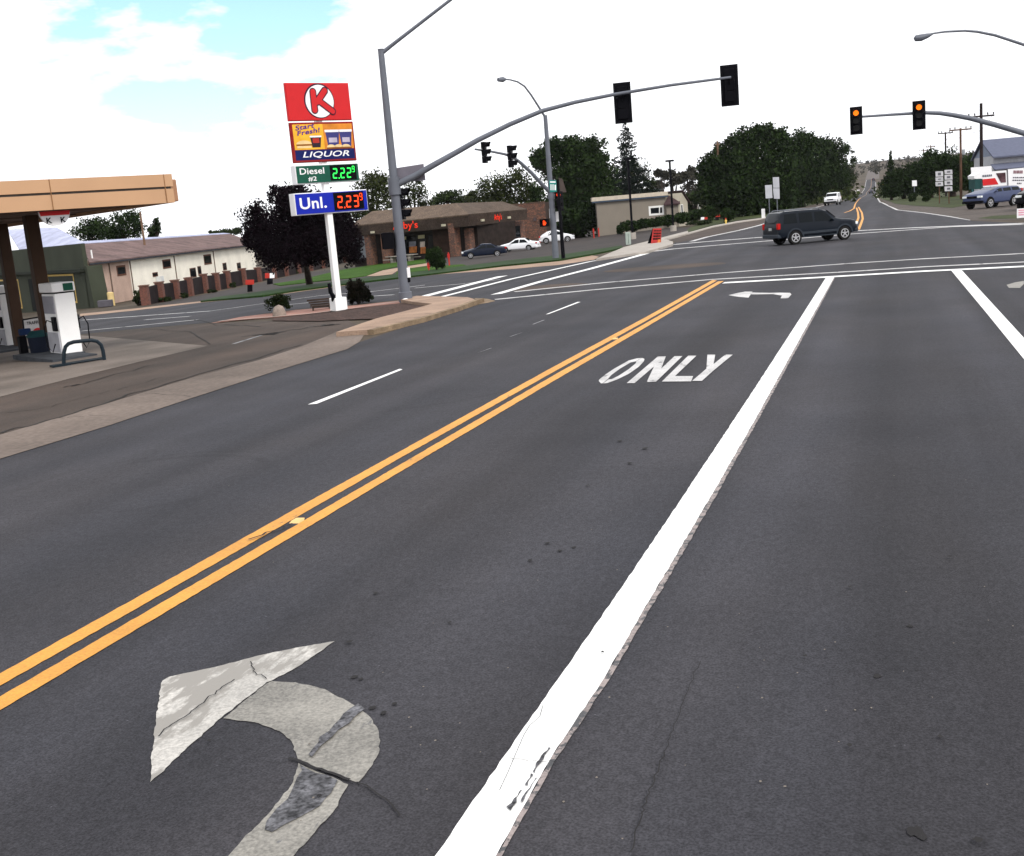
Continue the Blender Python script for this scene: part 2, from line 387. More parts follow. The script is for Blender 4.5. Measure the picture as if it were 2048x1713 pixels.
# ------------------------------------------------------------------ mesh helpers
def link(name, me, m=None, parent=None, local=False):
    o = bpy.data.objects.new(name, me)
    COL.objects.link(o)
    if m is not None: me.materials.append(m)
    if parent is not None:
        o.parent = parent
        if parent.type == 'EMPTY' and not local: o.matrix_parent_inverse = parent.matrix_basis.inverted()
    return o
def tag(o, label=None, cat=None, group=None, kind=None):
    if label: o['label'] = label
    if cat: o['category'] = cat
    if group: o['group'] = group
    if kind: o['kind'] = kind
    return o
def thing(name, loc, label, cat, group=None, rz=0):
    o = bpy.data.objects.new(name, None); COL.objects.link(o)
    o.location = loc; o.rotation_euler = (0, 0, rz); o.empty_display_size = .2
    return tag(o, label, cat, group)
class MB:
    def __init__(s): s.v = []; s.f = []
    def add(s, vs, fs):
        k = len(s.v); s.v += [tuple(q) for q in vs]; s.f += [tuple(i + k for i in q) for q in fs]; return s
    def quad(s, *p): return s.add(p, [tuple(range(len(p)))])
    def box(s, c, sz, rz=0, M=None):
        x, y, z = [q / 2 for q in sz]; vs = [V((a * x, b * y, d * z)) for a in (-1, 1) for b in (-1, 1) for d in (-1, 1)]
        R = M if M is not None else Matrix.Rotation(rz, 3, 'Z')
        vs = [R @ q + V(c) for q in vs]
        return s.add(vs, [(0, 1, 3, 2), (4, 6, 7, 5), (0, 4, 5, 1), (2, 3, 7, 6), (0, 2, 6, 4), (1, 5, 7, 3)])
    def prism(s, poly, vec):                 # polygon of points pushed along vec, closed
        poly = [V(q) for q in poly]; n = len(poly); vec = V(vec)
        return s.add(poly + [q + vec for q in poly], [tuple(range(n)), tuple(range(2 * n - 1, n - 1, -1))] + [(i, i + n, (i + 1) % n + n, (i + 1) % n) for i in range(n)])
    def tube(s, pts, rad, seg=10, cap=True):
        pts = [V(q) for q in pts]; rad = rad if hasattr(rad, '__len__') else [rad] * len(pts)
        base = len(s.v); prev = None
        for i, p in enumerate(pts):
            d = (pts[min(i + 1, len(pts) - 1)] - pts[max(i - 1, 0)]).normalized()
            a = prev if prev is not None else (V((0, 0, 1)) if abs(d.z) < .9 else V((1, 0, 0)))
            u = d.cross(a).normalized(); w = u.cross(d).normalized(); prev = w
            for k in range(seg):
                t = 2 * math.pi * k / seg
                s.v.append(tuple(p + (u * math.cos(t) + w * math.sin(t)) * rad[i]))
        for i in range(len(pts) - 1):
            for k in range(seg):
                a = base + i * seg + k; b = base + i * seg + (k + 1) % seg
                s.f.append((a, a + seg, b + seg, b))
        if cap:
            s.f.append(tuple(base + k for k in range(seg)))
            s.f.append(tuple(base + (len(pts) - 1) * seg + k for k in reversed(range(seg))))
        return s
    def disc(s, c, n, r, seg=20, thick=0.0, r0=0.0):
        n = V(n).normalized(); a = V((0, 0, 1)) if abs(n.z) < .9 else V((1, 0, 0)); u = n.cross(a).normalized(); w = u.cross(n)
        c = V(c); ring = [c + (u * math.cos(2 * math.pi * k / seg) + w * math.sin(2 * math.pi * k / seg)) * r for k in range(seg)]
        if r0:
            inn = [c + (q - c) * (r0 / r) for q in ring]
            return s.add(ring + inn, [(i, (i + 1) % seg, (i + 1) % seg + seg, i + seg) for i in range(seg)])
        if thick: return s.prism(ring, n * thick)
        return s.quad(*ring)
    def build(s, name, m, parent=None, smooth=False, local=False, bevel=0, angle=35):
        me = bpy.data.meshes.new(name); me.from_pydata(s.v, [], s.f)
        bm = bmesh.new(); bm.from_mesh(me); bmesh.ops.recalc_face_normals(bm, faces=bm.faces); bm.to_mesh(me); bm.free()
        if smooth:
            me.polygons.foreach_set('use_smooth', [True] * len(me.polygons)); me.set_sharp_from_angle(angle=R_(angle))
        o = link(name, me, m, parent, local)
        if bevel:
            b = o.modifiers.new('bevel', 'BEVEL'); b.width = bevel; b.segments = 2; b.limit_method = 'ANGLE'
        return o

CREX = [-72, -12]; CREY = [y for y, _ in YP[1:-1]]
def P2(q, dz=0):
    if q[0] == 'w': return V((q[1], q[2], 0))
    return G(q[0], q[1], dz)
def sheet(name, pts, m, dz, parent=None, kind='structure', thick=0, raw=False):
    """flat ground sheet following the terrain; pts are photo points or ('w', X, Y)"""
    P = pts if raw else [P2(q, dz) for q in pts]
    bm = bmesh.new()
    f = bm.faces.new([bm.verts.new((p.x, p.y, 0)) for p in P])
    bmesh.ops.triangulate(bm, faces=[f])
    for x in CREX + [-100, 100]: 
        bmesh.ops.bisect_plane(bm, geom=bm.verts[:] + bm.edges[:] + bm.faces[:], plane_co=(x, 0, 0), plane_no=(1, 0, 0))
    for y in CREY:
        bmesh.ops.bisect_plane(bm, geom=bm.verts[:] + bm.edges[:] + bm.faces[:], plane_co=(0, y, 0), plane_no=(0, 1, 0))
    bmesh.ops.remove_doubles(bm, verts=bm.verts, dist=1e-5)
    for v in bm.verts: v.co.z = terr(v.co.x, v.co.y) + dz
    bmesh.ops.recalc_face_normals(bm, faces=bm.faces)
    for f in bm.faces:
        if f.normal.z < 0: f.normal_flip()
    if thick:
        edges = [e for e in bm.edges if e.is_boundary]
        r = bmesh.ops.extrude_edge_only(bm, edges=edges)
        for v in r['geom']:
            if isinstance(v, bmesh.types.BMVert): v.co.z -= thick
    me = bpy.data.meshes.new(name); bm.to_mesh(me); bm.free()
    o = link(name, me, m, parent)
    if kind: o['kind'] = kind
    return o
def ribbon(pts, w, dz=0):                  # a painted band of even width along ground points
    P = [P2(q) for q in pts]; L = []; Rr = []
    for i, p in enumerate(P):
        d = (P[min(i + 1, len(P) - 1)] - P[max(i - 1, 0)]); d = V((d.x, d.y, 0)).normalized(); s = V((-d.y, d.x, 0)) * (w / 2)
        L.append(p + s); Rr.append(p - s)
    return L + Rr[::-1]
def rag(P, amp=.008, step=.07, seed=4):
    r = random.Random(seed); out = []
    for a, b in zip(P, P[1:] + P[:1]):
        L = (b - a).length; n = max(1, min(400, int(L / step)))
        t = (b - a).normalized(); nn = V((-t.y, t.x, 0))
        out.append(a)
        for k in range(1, n): out.append(a + (b - a) * (k / n) + nn * r.uniform(-amp, amp))
    return out
def multi_sheet(name, polys, m, dz, kind='structure'):
    objs = [sheet(name, p, m, dz + .0007 * i, raw=True) for i, p in enumerate(polys)]
    bm = bmesh.new()
    for o in objs: bm.from_mesh(o.data)
    me = bpy.data.meshes.new(name); bm.to_mesh(me); bm.free(); me.materials.append(m)
    for o in objs: bpy.data.objects.remove(o)
    o = bpy.data.objects.new(name, me); COL.objects.link(o); o['kind'] = kind
    return o
def PX(pts): return [P2(q) for q in pts]

def text_geo(txt, shear=0.0, bold=0.0):
    cu = bpy.data.curves.new('t', 'FONT'); cu.body = txt; cu.size = 1; cu.offset = bold; cu.resolution_u = 4
    cu.space_character = 1.0 + bold * 2
    o = bpy.data.objects.new('t', cu); COL.objects.link(o)
    dg = bpy.context.evaluated_depsgraph_get(); me = bpy.data.meshes.new_from_object(o.evaluated_get(dg))
    vs = [V((v.co.x + shear * v.co.y, v.co.y, 0)) for v in me.vertices]; fs = [tuple(p.vertices) for p in me.polygons]
    bpy.data.objects.remove(o); bpy.data.curves.remove(cu); bpy.data.meshes.remove(me)
    return vs, fs
def text_on(mb, txt, o, e, u, w=None, h=None, shear=0, bold=0.0, thick=0):
    """letters laid on a plane: lower-left corner o, right unit e, up unit u, fitted to w x h"""
    vs, fs = text_geo(txt, shear, bold)
    x0 = min(q.x for q in vs); x1 = max(q.x for q in vs); y0 = min(q.y for q in vs); y1 = max(q.y for q in vs)
    sy = h / (y1 - y0) if h else w / (x1 - x0); sx = w / (x1 - x0) if w else sy
    mb.add([V(o) + V(e) * ((q.x - x0) * sx) + V(u) * ((q.y - y0) * sy) for q in vs], fs)
    return mb
SEG = {'0': 'abcdef', '1': 'bc', '2': 'abged', '3': 'abgcd', '9': 'abcdfg'}
def seg_digit(mb, ch, o, e, u, w, h, t):
    o = V(o); sk = .06 * w / h
    def q(x0, y0, x1, y1): mb.quad(*[o + e * (x + y * sk) + u * y for x, y in ((x0, y0), (x1, y0), (x1, y1), (x0, y1))])
    S = dict(a=(t * .6, h - t, w - t * .6, h), d=(t * .6, 0, w - t * .6, t), g=(t * .6, h / 2 - t / 2, w - t * .6, h / 2 + t / 2),
             f=(0, h / 2 + t * .3, t, h - t * .5), b=(w - t, h / 2 + t * .3, w, h - t * .5), e=(0, t * .5, t, h / 2 - t * .3), c=(w - t, t * .5, w, h / 2 - t * .3))
    for k in SEG[ch]: q(*S[k])

# ------------------------------------------------------------------ foliage
def leaves(name, blobs, n, size, m, parent=None, seed=1, clump=.28, local=False, flat=1.0, kind=None):
    """blobs: (centre, (rx, ry, rz)); leaf quads gathered in clumps over and inside each blob"""
    rng = np.random.default_rng(seed)
    vol = np.array([b[1][0] * b[1][1] * b[1][2] for b in blobs]) ** (2 / 3); vol = vol / vol.sum()
    cs = []; 
    for (c, r), share in zip(blobs, vol):
        k = max(8, int(n * share)); nc = max(5, k // 45)
        d = rng.normal(size=(nc, 3)); d /= np.linalg.norm(d, axis=1)[:, None]
        rad = rng.uniform(.2, 1.0, size=(nc, 1)) ** .6 * rng.uniform(.84, 1.06, size=(nc, 1))
        cc = np.array(c) + d * rad * np.array(r)
        idx = rng.integers(0, nc, k)
        cs.append(cc[idx] + np.clip(rng.normal(size=(k, 3)), -1.7, 1.7) * (clump * np.array(r)) * .75)
    P = np.concatenate(cs); N = len(P)
    a = rng.normal(size=(N, 3)); a /= np.linalg.norm(a, axis=1)[:, None]
    b = rng.normal(size=(N, 3)); b -= (a * b).sum(1)[:, None] * a; b /= np.linalg.norm(b, axis=1)[:, None]
    s = size * rng.uniform(.6, 1.35, size=(N, 1)); a *= s * .5; b *= s * .32 * flat
    vs = np.stack([P - a, P - b, P + a, P + b], 1).reshape(-1, 3).astype(np.float32)
    me = bpy.data.meshes.new(name); me.vertices.add(4 * N); me.vertices.foreach_set('co', vs.ravel())
    me.loops.add(4 * N); me.loops.foreach_set('vertex_index', np.arange(4 * N, dtype=np.int32))
    me.polygons.add(N); me.polygons.foreach_set('loop_start', np.arange(0, 4 * N, 4, dtype=np.int32)); me.polygons.foreach_set('loop_total', np.full(N, 4, dtype=np.int32))
    me.update(calc_edges=True)
    return link(name, me, m, parent, local)
LV = dict(
    dark=leafmat('dark green leaves', (.006, .0125, .005), (.027, .046, .014)),
    mid=leafmat('green leaves', (.010, .017, .008), (.036, .052, .018)),
    olive=leafmat('olive green leaves', (.014, .020, .007), (.046, .058, .018)),
    purple=leafmat('purple black leaves', (.0025, .0015, .0022), (.0095, .005, .008)),
    grey=leafmat('grey green leaves', (.022, .024, .018), (.060, .056, .043)),
    bush=leafmat('bush leaves', (.008, .014, .006), (.034, .048, .018)),
    redbush=leafmat('dark reddish bush leaves', (.005, .006, .004), (.022, .018, .013)),
    spruce=leafmat('spruce needles', (.004, .007, .006), (.014, .021, .016)))
TREEN = [0]
def tree(name, blobs_px, d, basex, kind, label, n=5000, size=None, trunk=None, group=None, basey=None, cat='tree', limbs=5, nod=.8):
    """blobs_px: crown lobes (x, y, rx, ry) as photo sizes at depth d metres"""
    TREEN[0] += 1
    k = d / FOC
    if basey is not None: g = G(basex, basey)
    else:
        q = at_depth(basex, blobs_px[0][1], d); g = gz(q)
    root = thing(name, g, label, cat, group)
    bl = []
    rr = random.Random(TREEN[0] * 13)
    for (x, y, rx, ry) in blobs_px:
        c = at_depth(x, y, d) + FV * rr.uniform(-.35, .35) * rx * k
        bl.append((tuple(c), (rx * k, rx * k * nod, ry * k)))
    leaves('crown', bl, n, size or max(.12, d * .0022), LV[kind], root, seed=TREEN[0])
    if trunk:
        cx = sum(b[0][0] for b in bl) / len(bl); cy = sum(b[0][1] for b in bl) / len(bl); cz = sum(b[0][2] for b in bl) / len(bl)
        mb = MB(); mid = V((g.x * .6 + cx * .4, g.y * .6 + cy * .4, g.z + (cz - g.z) * .45))
        mb.tube([g - V((0, 0, .2)), g + (mid - g) * .5, mid], [trunk * 1.25, trunk, trunk * .75], 8)
        for j in range(limbs):
            c, r = bl[(j * 3) % len(bl)]; t = V(c) + V((rr.uniform(-.3, .3) * r[0], rr.uniform(-.3, .3) * r[1], r[2] * .2))
            m2 = mid.lerp(t, .5) + V((0, 0, .05 * (t - mid).length))
            mb.tube([mid - V((0, 0, trunk)), m2, t], [trunk * .6, trunk * .4, trunk * .12], 6)
        mb.build('trunk', BARK, root, smooth=True)
    return root
def conifer(name, x, ytop, ybot, wpx, d, label, n=3500, group=None, kind='spruce', sparse=1.0):
    TREEN[0] += 1
    top = at_depth(x, ytop, d); k = d / FOC; h = (ybot - ytop) * k; g = gz(top)
    root = thing(name, g, label, 'tree', group)
    bl = []; rr = random.Random(TREEN[0])
    m = 22
    for i in range(m):
        f = (i + .5) / m; w = wpx * k * .5 * (.08 + .92 * f) * sparse * rr.uniform(.7, 1.2); a = rr.uniform(0, 6.28)
        for j in range(3):
            aa = a + j * 2.1 + rr.uniform(-.3, .3)
            bl.append(((top.x + math.cos(aa) * w * .5, top.y + math.sin(aa) * w * .5, top.z - f * h), (w * .55, w * .55, h / m * .8)))
    leaves('crown', bl, n, max(.12, d * .0019), LV[kind], root, seed=TREEN[0], clump=.35)
    MB().tube([g - V((0, 0, .2)), V((top.x, top.y, top.z - .1))], [.25, .03], 7).build('trunk', BARK, root)
    return root

# ================================================================== SETTING
# ground: one sheet to the horizon, with the terrain's creases
xs = [-2600, -1500, -600, -300, -250, -200, -150, -100, -72, -12, 20, 60, 100, 150, 200, 250, 300, 600, 1500, 2600]
ys = [-600, -200, 0, 60, 110] + [160 + 33 * i for i in range(8)] + [424, 512, 600, 670, 740, 800, 850, 900, 1000, 1150, 1300, 1500, 2000, 2600]
vv = [(x, y, terr(x, y)) for y in ys for x in xs]; nx = len(xs)
MB().add(vv, [(j * nx + i, j * nx + i + 1, (j + 1) * nx + i + 1, (j + 1) * nx + i) for j in range(len(ys) - 1) for i in range(nx - 1)]).build('ground', DIRT)['kind'] = 'structure'

far_gut = [(160, 633), (264, 622), (403, 605.5), (538, 592.5), (738.6, 565), (875, 549.4), (1022, 538.5), (1120, 530), (1188, 520), (1292, 504.5), (1346, 489)]
road_pts = [('w', -9.9, -40), (0, 918.4), (215.8, 852.4), (381, 797.8), (547.6, 744), (694.9, 698.8), (719, 684.6), (763, 670), (836.5, 646), (910, 624.5), (958, 610), (989, 602.5),
            (950, 596.8), (876, 596.8), (833, 595.5), (797, 600.5), (712, 609.5), (596, 619), (540, 626), (480, 634.5), (420, 646), (300, 656), (160, 669),
            ('w', -62, 46), ('w', -100, 50), ('w', -100, 72)] + far_gut + [(1352, 483), (1330, 479), (1376, 467.4), (1427, 453.5), (1475, 444.6), (1521, 438), (1600, 419), (1680, 397.8), (1712, 390.5), (1726, 386.5),
            (1731.4, 367.3), (1732.5, 361), (1738, 358.5), (1750.4, 358.5), (1752, 383), (1753, 395.7), (1759.8, 405), (1776.6, 412.5), (1791, 418.3), (1799.7, 421.4), (1840, 425), (1901, 434), (1944, 442), (2048, 446.6),
            ('w', 100, 88), ('w', 100, 52), ('w', 14, 37), ('w', 10.5, 31), ('w', 9.6, 24), ('w', 9.6, -40)]
sheet('road', road_pts, ASPH, .004)
apron_in = [(0, 870), (228.5, 802.8), (393.6, 753), (520, 720), (604, 693), (666.6, 667)]
a0 = G(0, 870); a1 = G(393, 753); sl_ = (a0 - a1) / (a0.y - a1.y); axx = a0 + sl_ * (-40 - a0.y)
pq = G(0, 918.4)
sheet('driveway_apron', [('w', axx.x, -40)] + apron_in + [(672, 665), (734.5, 662), (719, 684), (694.9, 698.4), (547.6, 743.6), (381, 797.2), (215.8, 851.8), (0, 917.8), ('w', -9.91, -40)], APRON, .012)
sheet('station_lot', [('w', axx.x, -40)] + apron_in + [(700, 656), (714.7, 650.6), (695, 640), (638, 643), (545, 642), (440, 646.5), (420, 647.5), (300, 657.5), (160, 671), ('w', -62, 44), ('w', -62, -40)], LOT, .008)
sheet('station_pad', [(0, 794), (142, 757), (300, 719), (416, 692), (208, 674.6), (120, 668), ('w', -52, 40), ('w', -52, 17.6)], PADM, .014)
# near corner: raised walk with its kerb
walk_top = [(672, 664.8), (734.5, 660.5), (836.5, 636.5), (907, 615), (949.8, 599.6), (935, 594.6), (876, 593), (833, 592), (800, 598.5), (864.8, 608), (808, 623), (751.5, 637.5), (714.7, 650)]
o = sheet('pavement', walk_top[:8] + [(800, 599.5), (826, 604), (864.8, 608)] + walk_top[10:], CONC, .12, thick=.14)
kb = [P2(q, .12) for q in walk_top[1:5]] + [P2((958, 597.5), .12)]
kin = []
for i, p in enumerate(kb):
    d_ = (kb[min(i + 1, 4)] - kb[max(i - 1, 0)]); d_ = V((d_.x, d_.y, 0)).normalized(); kin.append(p + V((d_.y, -d_.x, 0)) * .17)
kt = MB()
for i in range(4):
    kt.quad(kb[i] + V((0, 0, .003)), kb[i + 1] + V((0, 0, .003)), kin[i + 1] + V((0, 0, .003)), kin[i] + V((0, 0, .003)))
    kt.quad(kin[i] + V((0, 0, .003)), kin[i + 1] + V((0, 0, .003)), kin[i + 1] - V((0, 0, .12)), kin[i] - V((0, 0, .12)))
kt.quad(kb[0], kin[0], kin[0] - V((0, 0, .12)), kb[0] - V((0, 0, .12)))
kt.build('kerb', KERBM)['kind'] = 'structure'
sheet('corner_ramp', [(952, 603), (950, 596.8), (975, 598), (991, 602.5), (975, 606), (958, 609)], KERBM, .011)
sheet('reddish_walk', [(440, 633), (480, 636), (596, 620), (712, 611), (797, 602), (800, 606.5), (695, 620), (640, 626.5), (545, 634.5), (440, 643)][1:], PINK, .03, thick=.03)
sheet('reddish_walk', [(420, 647), (480, 634.5), (540, 627), (596, 619.5), (545, 634), (440, 645)], PINK, .024)
sheet('rock_bed', [(545, 641.5), (638, 642.5), (695, 639.5), (751.5, 638), (808, 623.5), (862, 608.4), (826, 605), (800, 606.5), (695, 621), (624, 629.4), (544.8, 636.8)], MULCH, .035)
multi_sheet('edging', [ribbon([(440, 645), (545, 637), (624, 630), (695, 621), (800, 606)], .16)], CONC2, .055)
# far side of the cross street
verge_lo = [(401, 602), (526, 591), (589, 581), (673, 570), (738, 562), (875, 546), (1007, 530.5), (1119, 519.5), (1180, 509), (1247, 495)]
verge_hi = [(1243, 491), (1180, 501), (1120, 510), (1007, 522), (875, 539), (738, 555), (673, 563), (589, 573), (500, 586), (430, 595)]
sheet('gutter', far_gut[:9] + [(1198, 514), (1180, 510.5), (1119, 520.5), (1007, 531.5), (875, 547), (738, 563), (673, 571), (589, 582), (526, 592), (401, 603), (264, 618), (160, 628)], CONC, .01)
sheet('restaurant_lot', [(300, 611), (500, 572), (600, 548), (735, 530), (790, 520), (908, 512), (1040, 470), (1160, 464), (1250, 458), (1390, 455), (1376, 465), (1345, 470), (1301, 481), (1247, 493), (1120, 514), (875, 542), (738, 558), (589, 576), (430, 597), (380, 606)], PARK, .006)
sheet('verge', verge_lo + verge_hi, DGRASS, .10, thick=.1)
sheet('lawn', [(546, 568), (600, 560), (678, 541), (791, 523), (852, 518.5), (852, 526), (800, 532), (760, 541), (735, 551), (700, 556), (640, 562), (560, 571)], GRASS, .06, thick=.06)
sheet('walk', [(733, 552.6), (766, 541), (853.8, 526.6), (853.8, 532), (798, 540), (784, 549), (751, 552.6)], CONC, .03)
sheet('lawn', [(798, 540), (853, 533), (925, 529), (935, 532), (850, 541.5), (790, 549)], GRASS, .061, thick=.06)
sheet('pavement', [(1198, 515.5), (1247, 494.8), (1301.6, 481), (1376, 462), (1376, 467), (1328, 478.5), (1346, 483.5), (1346, 488.5), (1292, 503.5), (1240, 511), (1192, 518)], CONC2, .12, thick=.13)
sheet('verge', [(1347, 479.5), (1352, 478), (1372, 466), (1427, 449), (1475, 441), (1521, 436), (1560, 427), (1680, 396), (1640, 392), (1500, 420), (1440, 428), (1400, 446), (1376, 458)][2:], RGRASS, .05)
sheet('shoulder', [(1352, 483), (1330, 479), (1376, 467.4), (1427, 453.5), (1475, 444.6), (1521, 438), (1600, 419), (1680, 398.5), (1690, 402), (1600, 429), (1517, 452), (1413, 476), (1352, 486)], LOT, .009)
sheet('kerb_edge', [(1330, 478), (1376, 465.4), (1427, 451.5), (1475, 442.6), (1521, 436.5), (1600, 418), (1600, 419.5), (1521, 438.5), (1475, 445), (1427, 454), (1376, 468), (1332, 480)], CONC2, .08, thick=.08)
sheet('grass', [(1757, 384), (1762, 398), (1790, 408), (1830, 412), (1905, 416), (1932, 411), (1930, 392), (1860, 380), (1765, 376)], RGRASS, .03)
sheet('grass', [(1955, 437), (1985, 432), (2048, 429), (2048, 437), (1990, 438.5)], RGRASS, .02)
sheet('gravel_lot', [(1762, 399.5), (1830, 402), (1930, 405), (1936, 396), (2048, 400), ('w', 60, 110), ('w', 40, 72), (2048, 440), (1944, 441), (1901, 433), (1840, 424.3), (1799.7, 420.6), (1776.6, 411.5)], mat('gravel', (.075, .062, .055), var=.25, scale=.3, fine=.35, fscale=5), .012)

sheet('road', ribbon([(1744.3, 358.8), (1745.5, 352), (1746.6, 346), (1747.5, 340)], 9), mat('pale far road', (.11, .095, .09), var=.1), .02, raw=True)
# ------------------------------------------------------------------ painted markings
def strip(L, Rt, name, m, dz, ext=0):
    a = PX(L); b = PX(Rt)
    if ext:                                 # carry on towards and past the camera
        for q in (a, b):
            d = (q[0] - q[2]).normalized(); q.insert(0, q[0] + d * ext)
    return a + b[::-1]
multi_sheet('double_yellow_line', [rag(q, .004) for q in [
    strip([(0, 1350.2), (300, 1183), (600, 1015), (800, 904.7), (1100, 738.9), (1300, 630.9), (1425, 561)], [(0, 1374.7), (300, 1204.5), (600, 1033.1), (800, 918.1), (1100, 749.4), (1300, 638.5), (1434, 562)], '', None, 0, 14),
    strip([(0, 1396.9), (300, 1222), (600, 1048.3), (800, 931.5), (1100, 756.5), (1300, 643), (1436, 564)], [(0, 1424), (300, 1246), (600, 1066.4), (800, 946), (1100, 768), (1300, 651), (1448, 563)], '', None, 0, 14)]], YEL, .009)
LL = [(873, 1713), (1011, 1513), (1130, 1342), (1250, 1168), (1363, 1000), (1500, 793), (1599, 640), (1652, 556)]
LM = [(994, 1713), (1106, 1513), (1201, 1371), (1301, 1200), (1419, 1000), (1511, 840), (1621, 640), (1668, 556)]
LR = [(1006, 1713), (1118, 1513), (1213, 1371), (1313, 1200), (1428.6, 1000), (1517.5, 840), (1625.5, 640), (1670, 556)]
multi_sheet('lane_line', [rag(strip(LL, LM, '', None, 0, 12), .0035)], WHITE, .0095)
multi_sheet('old_lane_line', [rag(strip(LM, LR, '', None, 0, 12), .005)], OLDW, .009)
multi_sheet('lane_line', [[G(1902, 541.6), G(1923, 541), G(2048, 677.5), V((2.25, -5, 0)), V((1.98, -5, 0)), G(2048, 720), G(1974, 628.5)]], WHITE, .009)
def chunk(*pts): return PX(pts)
multi_sheet('lane_dash', [chunk((615.6, 810.6), (634, 809), (805, 740.4), (799.7, 739))], WHITE, .009)
multi_sheet('lane_dash', [chunk((1091, 630), (1098, 629), (1161, 605), (1155, 605))], WHITE, .009)
multi_sheet('lane_dash', [chunk((1064, 650), (1068, 649.6), (1090, 641), (1086, 641.3)), chunk((1018, 675), (1023, 674), (1046, 666), (1041, 667)), chunk((953, 708), (959, 706), (985, 697), (980, 698))], FAINT, .009)
multi_sheet('crosswalk_line', [ribbon([(990, 600), (1189, 580.5), (1423, 560), (1700, 544.2), (1848, 534.6), (2048, 525), ('w', 9.3, 33.6)], .32),
                               ribbon([(1029, 584.5), (1212.5, 566), (1447, 546.6), (1700, 527.8), (1848, 518.6), (2048, 508), ('w', 9.6, 39.2)], .32)], WHITEW, .010)
multi_sheet('stop_line', [ribbon([(1447, 567), (1652, 555.5), (1848, 543.7), (2048, 534.2), ('w', 9.3, 32.2)], .5)], WHITE, .014)
multi_sheet('stop_line', [ribbon([(837, 596.5), (1004.7, 553)], .55)], WHITE, .012)
multi_sheet('crosswalk_line', [ribbon([(874, 597), (1022, 559), (1180, 524), (1230, 515.5)], .33), ribbon([(992.5, 589.5), (1085, 563), (1180, 538.5), (1292, 508)], .40)], WHITE, .010)
multi_sheet('crosswalk_line', [ribbon([(1340, 491), (1413, 484), (1520, 475.5), (1717.5, 462), (1822, 456.5), (2048, 447.5)], .8), ribbon([(1296, 505), (1346, 498.7), (1520, 484), (1700, 469), (1910, 454), (2048, 449.5)], .6)], WHITEW, .010)
multi_sheet('edge_line', [ribbon([(1383, 483.5), (1413, 475), (1480, 461), (1517, 451.8), (1600, 427), (1670, 405)], .35), ribbon([(1942.6, 441), (1901, 434), (1850, 426.5), (1794.6, 420.5), (1778.8, 413), (1760, 404.8), (1753.5, 394), (1752.3, 383), (1751.3, 365)], .22), ribbon([(1722, 388.5), (1728, 380), (1731.5, 366), (1733, 360.5)], .22)], WHITEW, .010)
multi_sheet('center_line', [ribbon([(1717, 460), (1722, 448), (1725.5, 438), (1723.8, 426.4), (1717, 414.5)], .16), ribbon([(1713, 447), (1717, 436), (1716, 426), (1713, 416)], .16), ribbon([(1689, 426), (1700, 422.5), (1708, 417.5), (1711.5, 407), (1717, 400), (1722, 396)], .18)], YEL, .010)
multi_sheet('center_line', [ribbon([(1722.5, 395.5), (1733, 386), (1741.5, 376), (1743, 360)], .2)], paint('pale yellow road paint', (.3, .16, .06), wear=.4), .010)
multi_sheet('lane_line', [ribbon([(164, 641), (290, 632), (420, 623), (640, 592), (747, 583.6), (797, 577.5), (850, 571)], .25), ribbon([(746, 593), (787, 590.5)], .2), ribbon([(830, 577), (920, 569), (1000, 560)], .18), ribbon([(290, 640.5), (380, 633.5)], .2), ribbon([(560, 612), (640, 604)], .2), ribbon([(164, 663), (300, 650), (395, 640.5)], .22)], WHITEW, .010)
# left-turn arrow in the near lane: head and bent shaft of thermoplastic
HEAD = [(301, 1568), (303, 1524), (313, 1440), (322, 1375), (326, 1364), (338, 1357), (438.6, 1335), (518, 1314), (600, 1297), (670, 1285.5), (605, 1331), (543, 1365), (533, 1368), (444, 1438), (370, 1504), (320, 1552)]
SHAFT1 = [(534, 1370), (545, 1365.5), (592, 1368), (650, 1381.6), (703, 1410.7), (737.4, 1434.5), (756, 1461), (761, 1484.8), (756, 1514), (740, 1540), (716, 1569), (655, 1549), (597, 1524), (584, 1487), (560, 1466), (518, 1450), (447, 1440)]
SHAFT2 = [(597, 1530), (655, 1555), (697, 1573), (671, 1622), (592, 1711), (560, 1748), (500, 1815), (380, 1815), (460, 1713), (486, 1683), (534, 1635.5), (581, 1577), (592, 1551)]
multi_sheet('turn_arrow', [rag(chunk(*HEAD), .005, .03)], THERMOL, .009)
multi_sheet('turn_arrow', [rag(chunk(*SHAFT1), .005, .03), rag(chunk(*SHAFT2), .005, .03)], THERMO, .009)
WORN = [(600, 1534), (655, 1556), (676, 1566), (664, 1590), (640, 1618), (600, 1640), (570, 1655), (545, 1670), (530, 1665), (534, 1648), (555, 1622), (585, 1585), (595, 1560)]
multi_sheet('worn_paint_patch', [rag(chunk(*WORN), .02, .06), rag(chunk((1098, 1500), (1102, 1502), (1088, 1524), (1070, 1552), (1066, 1549), (1080, 1524)), .008, .03), rag(chunk((1062, 1553), (1068, 1556), (1056, 1578), (1050, 1576)), .010, .03), rag(chunk((1040, 1588), (1046, 1586), (1034, 1612), (1022, 1628), (1013, 1620), (1028, 1604)), .012, .03), rag(chunk((1072, 1562), (1075, 1563), (1046, 1612), (1042, 1610)), .006, .03), rag(chunk((717, 1413), (730, 1424), (700, 1452), (665, 1480), (640, 1500), (625, 1520), (618, 1515), (640, 1480), (680, 1445)), .018, .06)], WORNP, .014)
rr = random.Random(3)
def crack(pts, w, sub=5):
    out = []
    for (x0, y0), (x1, y1) in zip(pts, pts[1:]):
        for k in range(sub):
            t = k / sub; out.append((x0 + (x1 - x0) * t + rr.uniform(-4, 4), y0 + (y1 - y0) * t + rr.uniform(-2, 2)))
    out.append(pts[-1]); return ribbon(out, w)
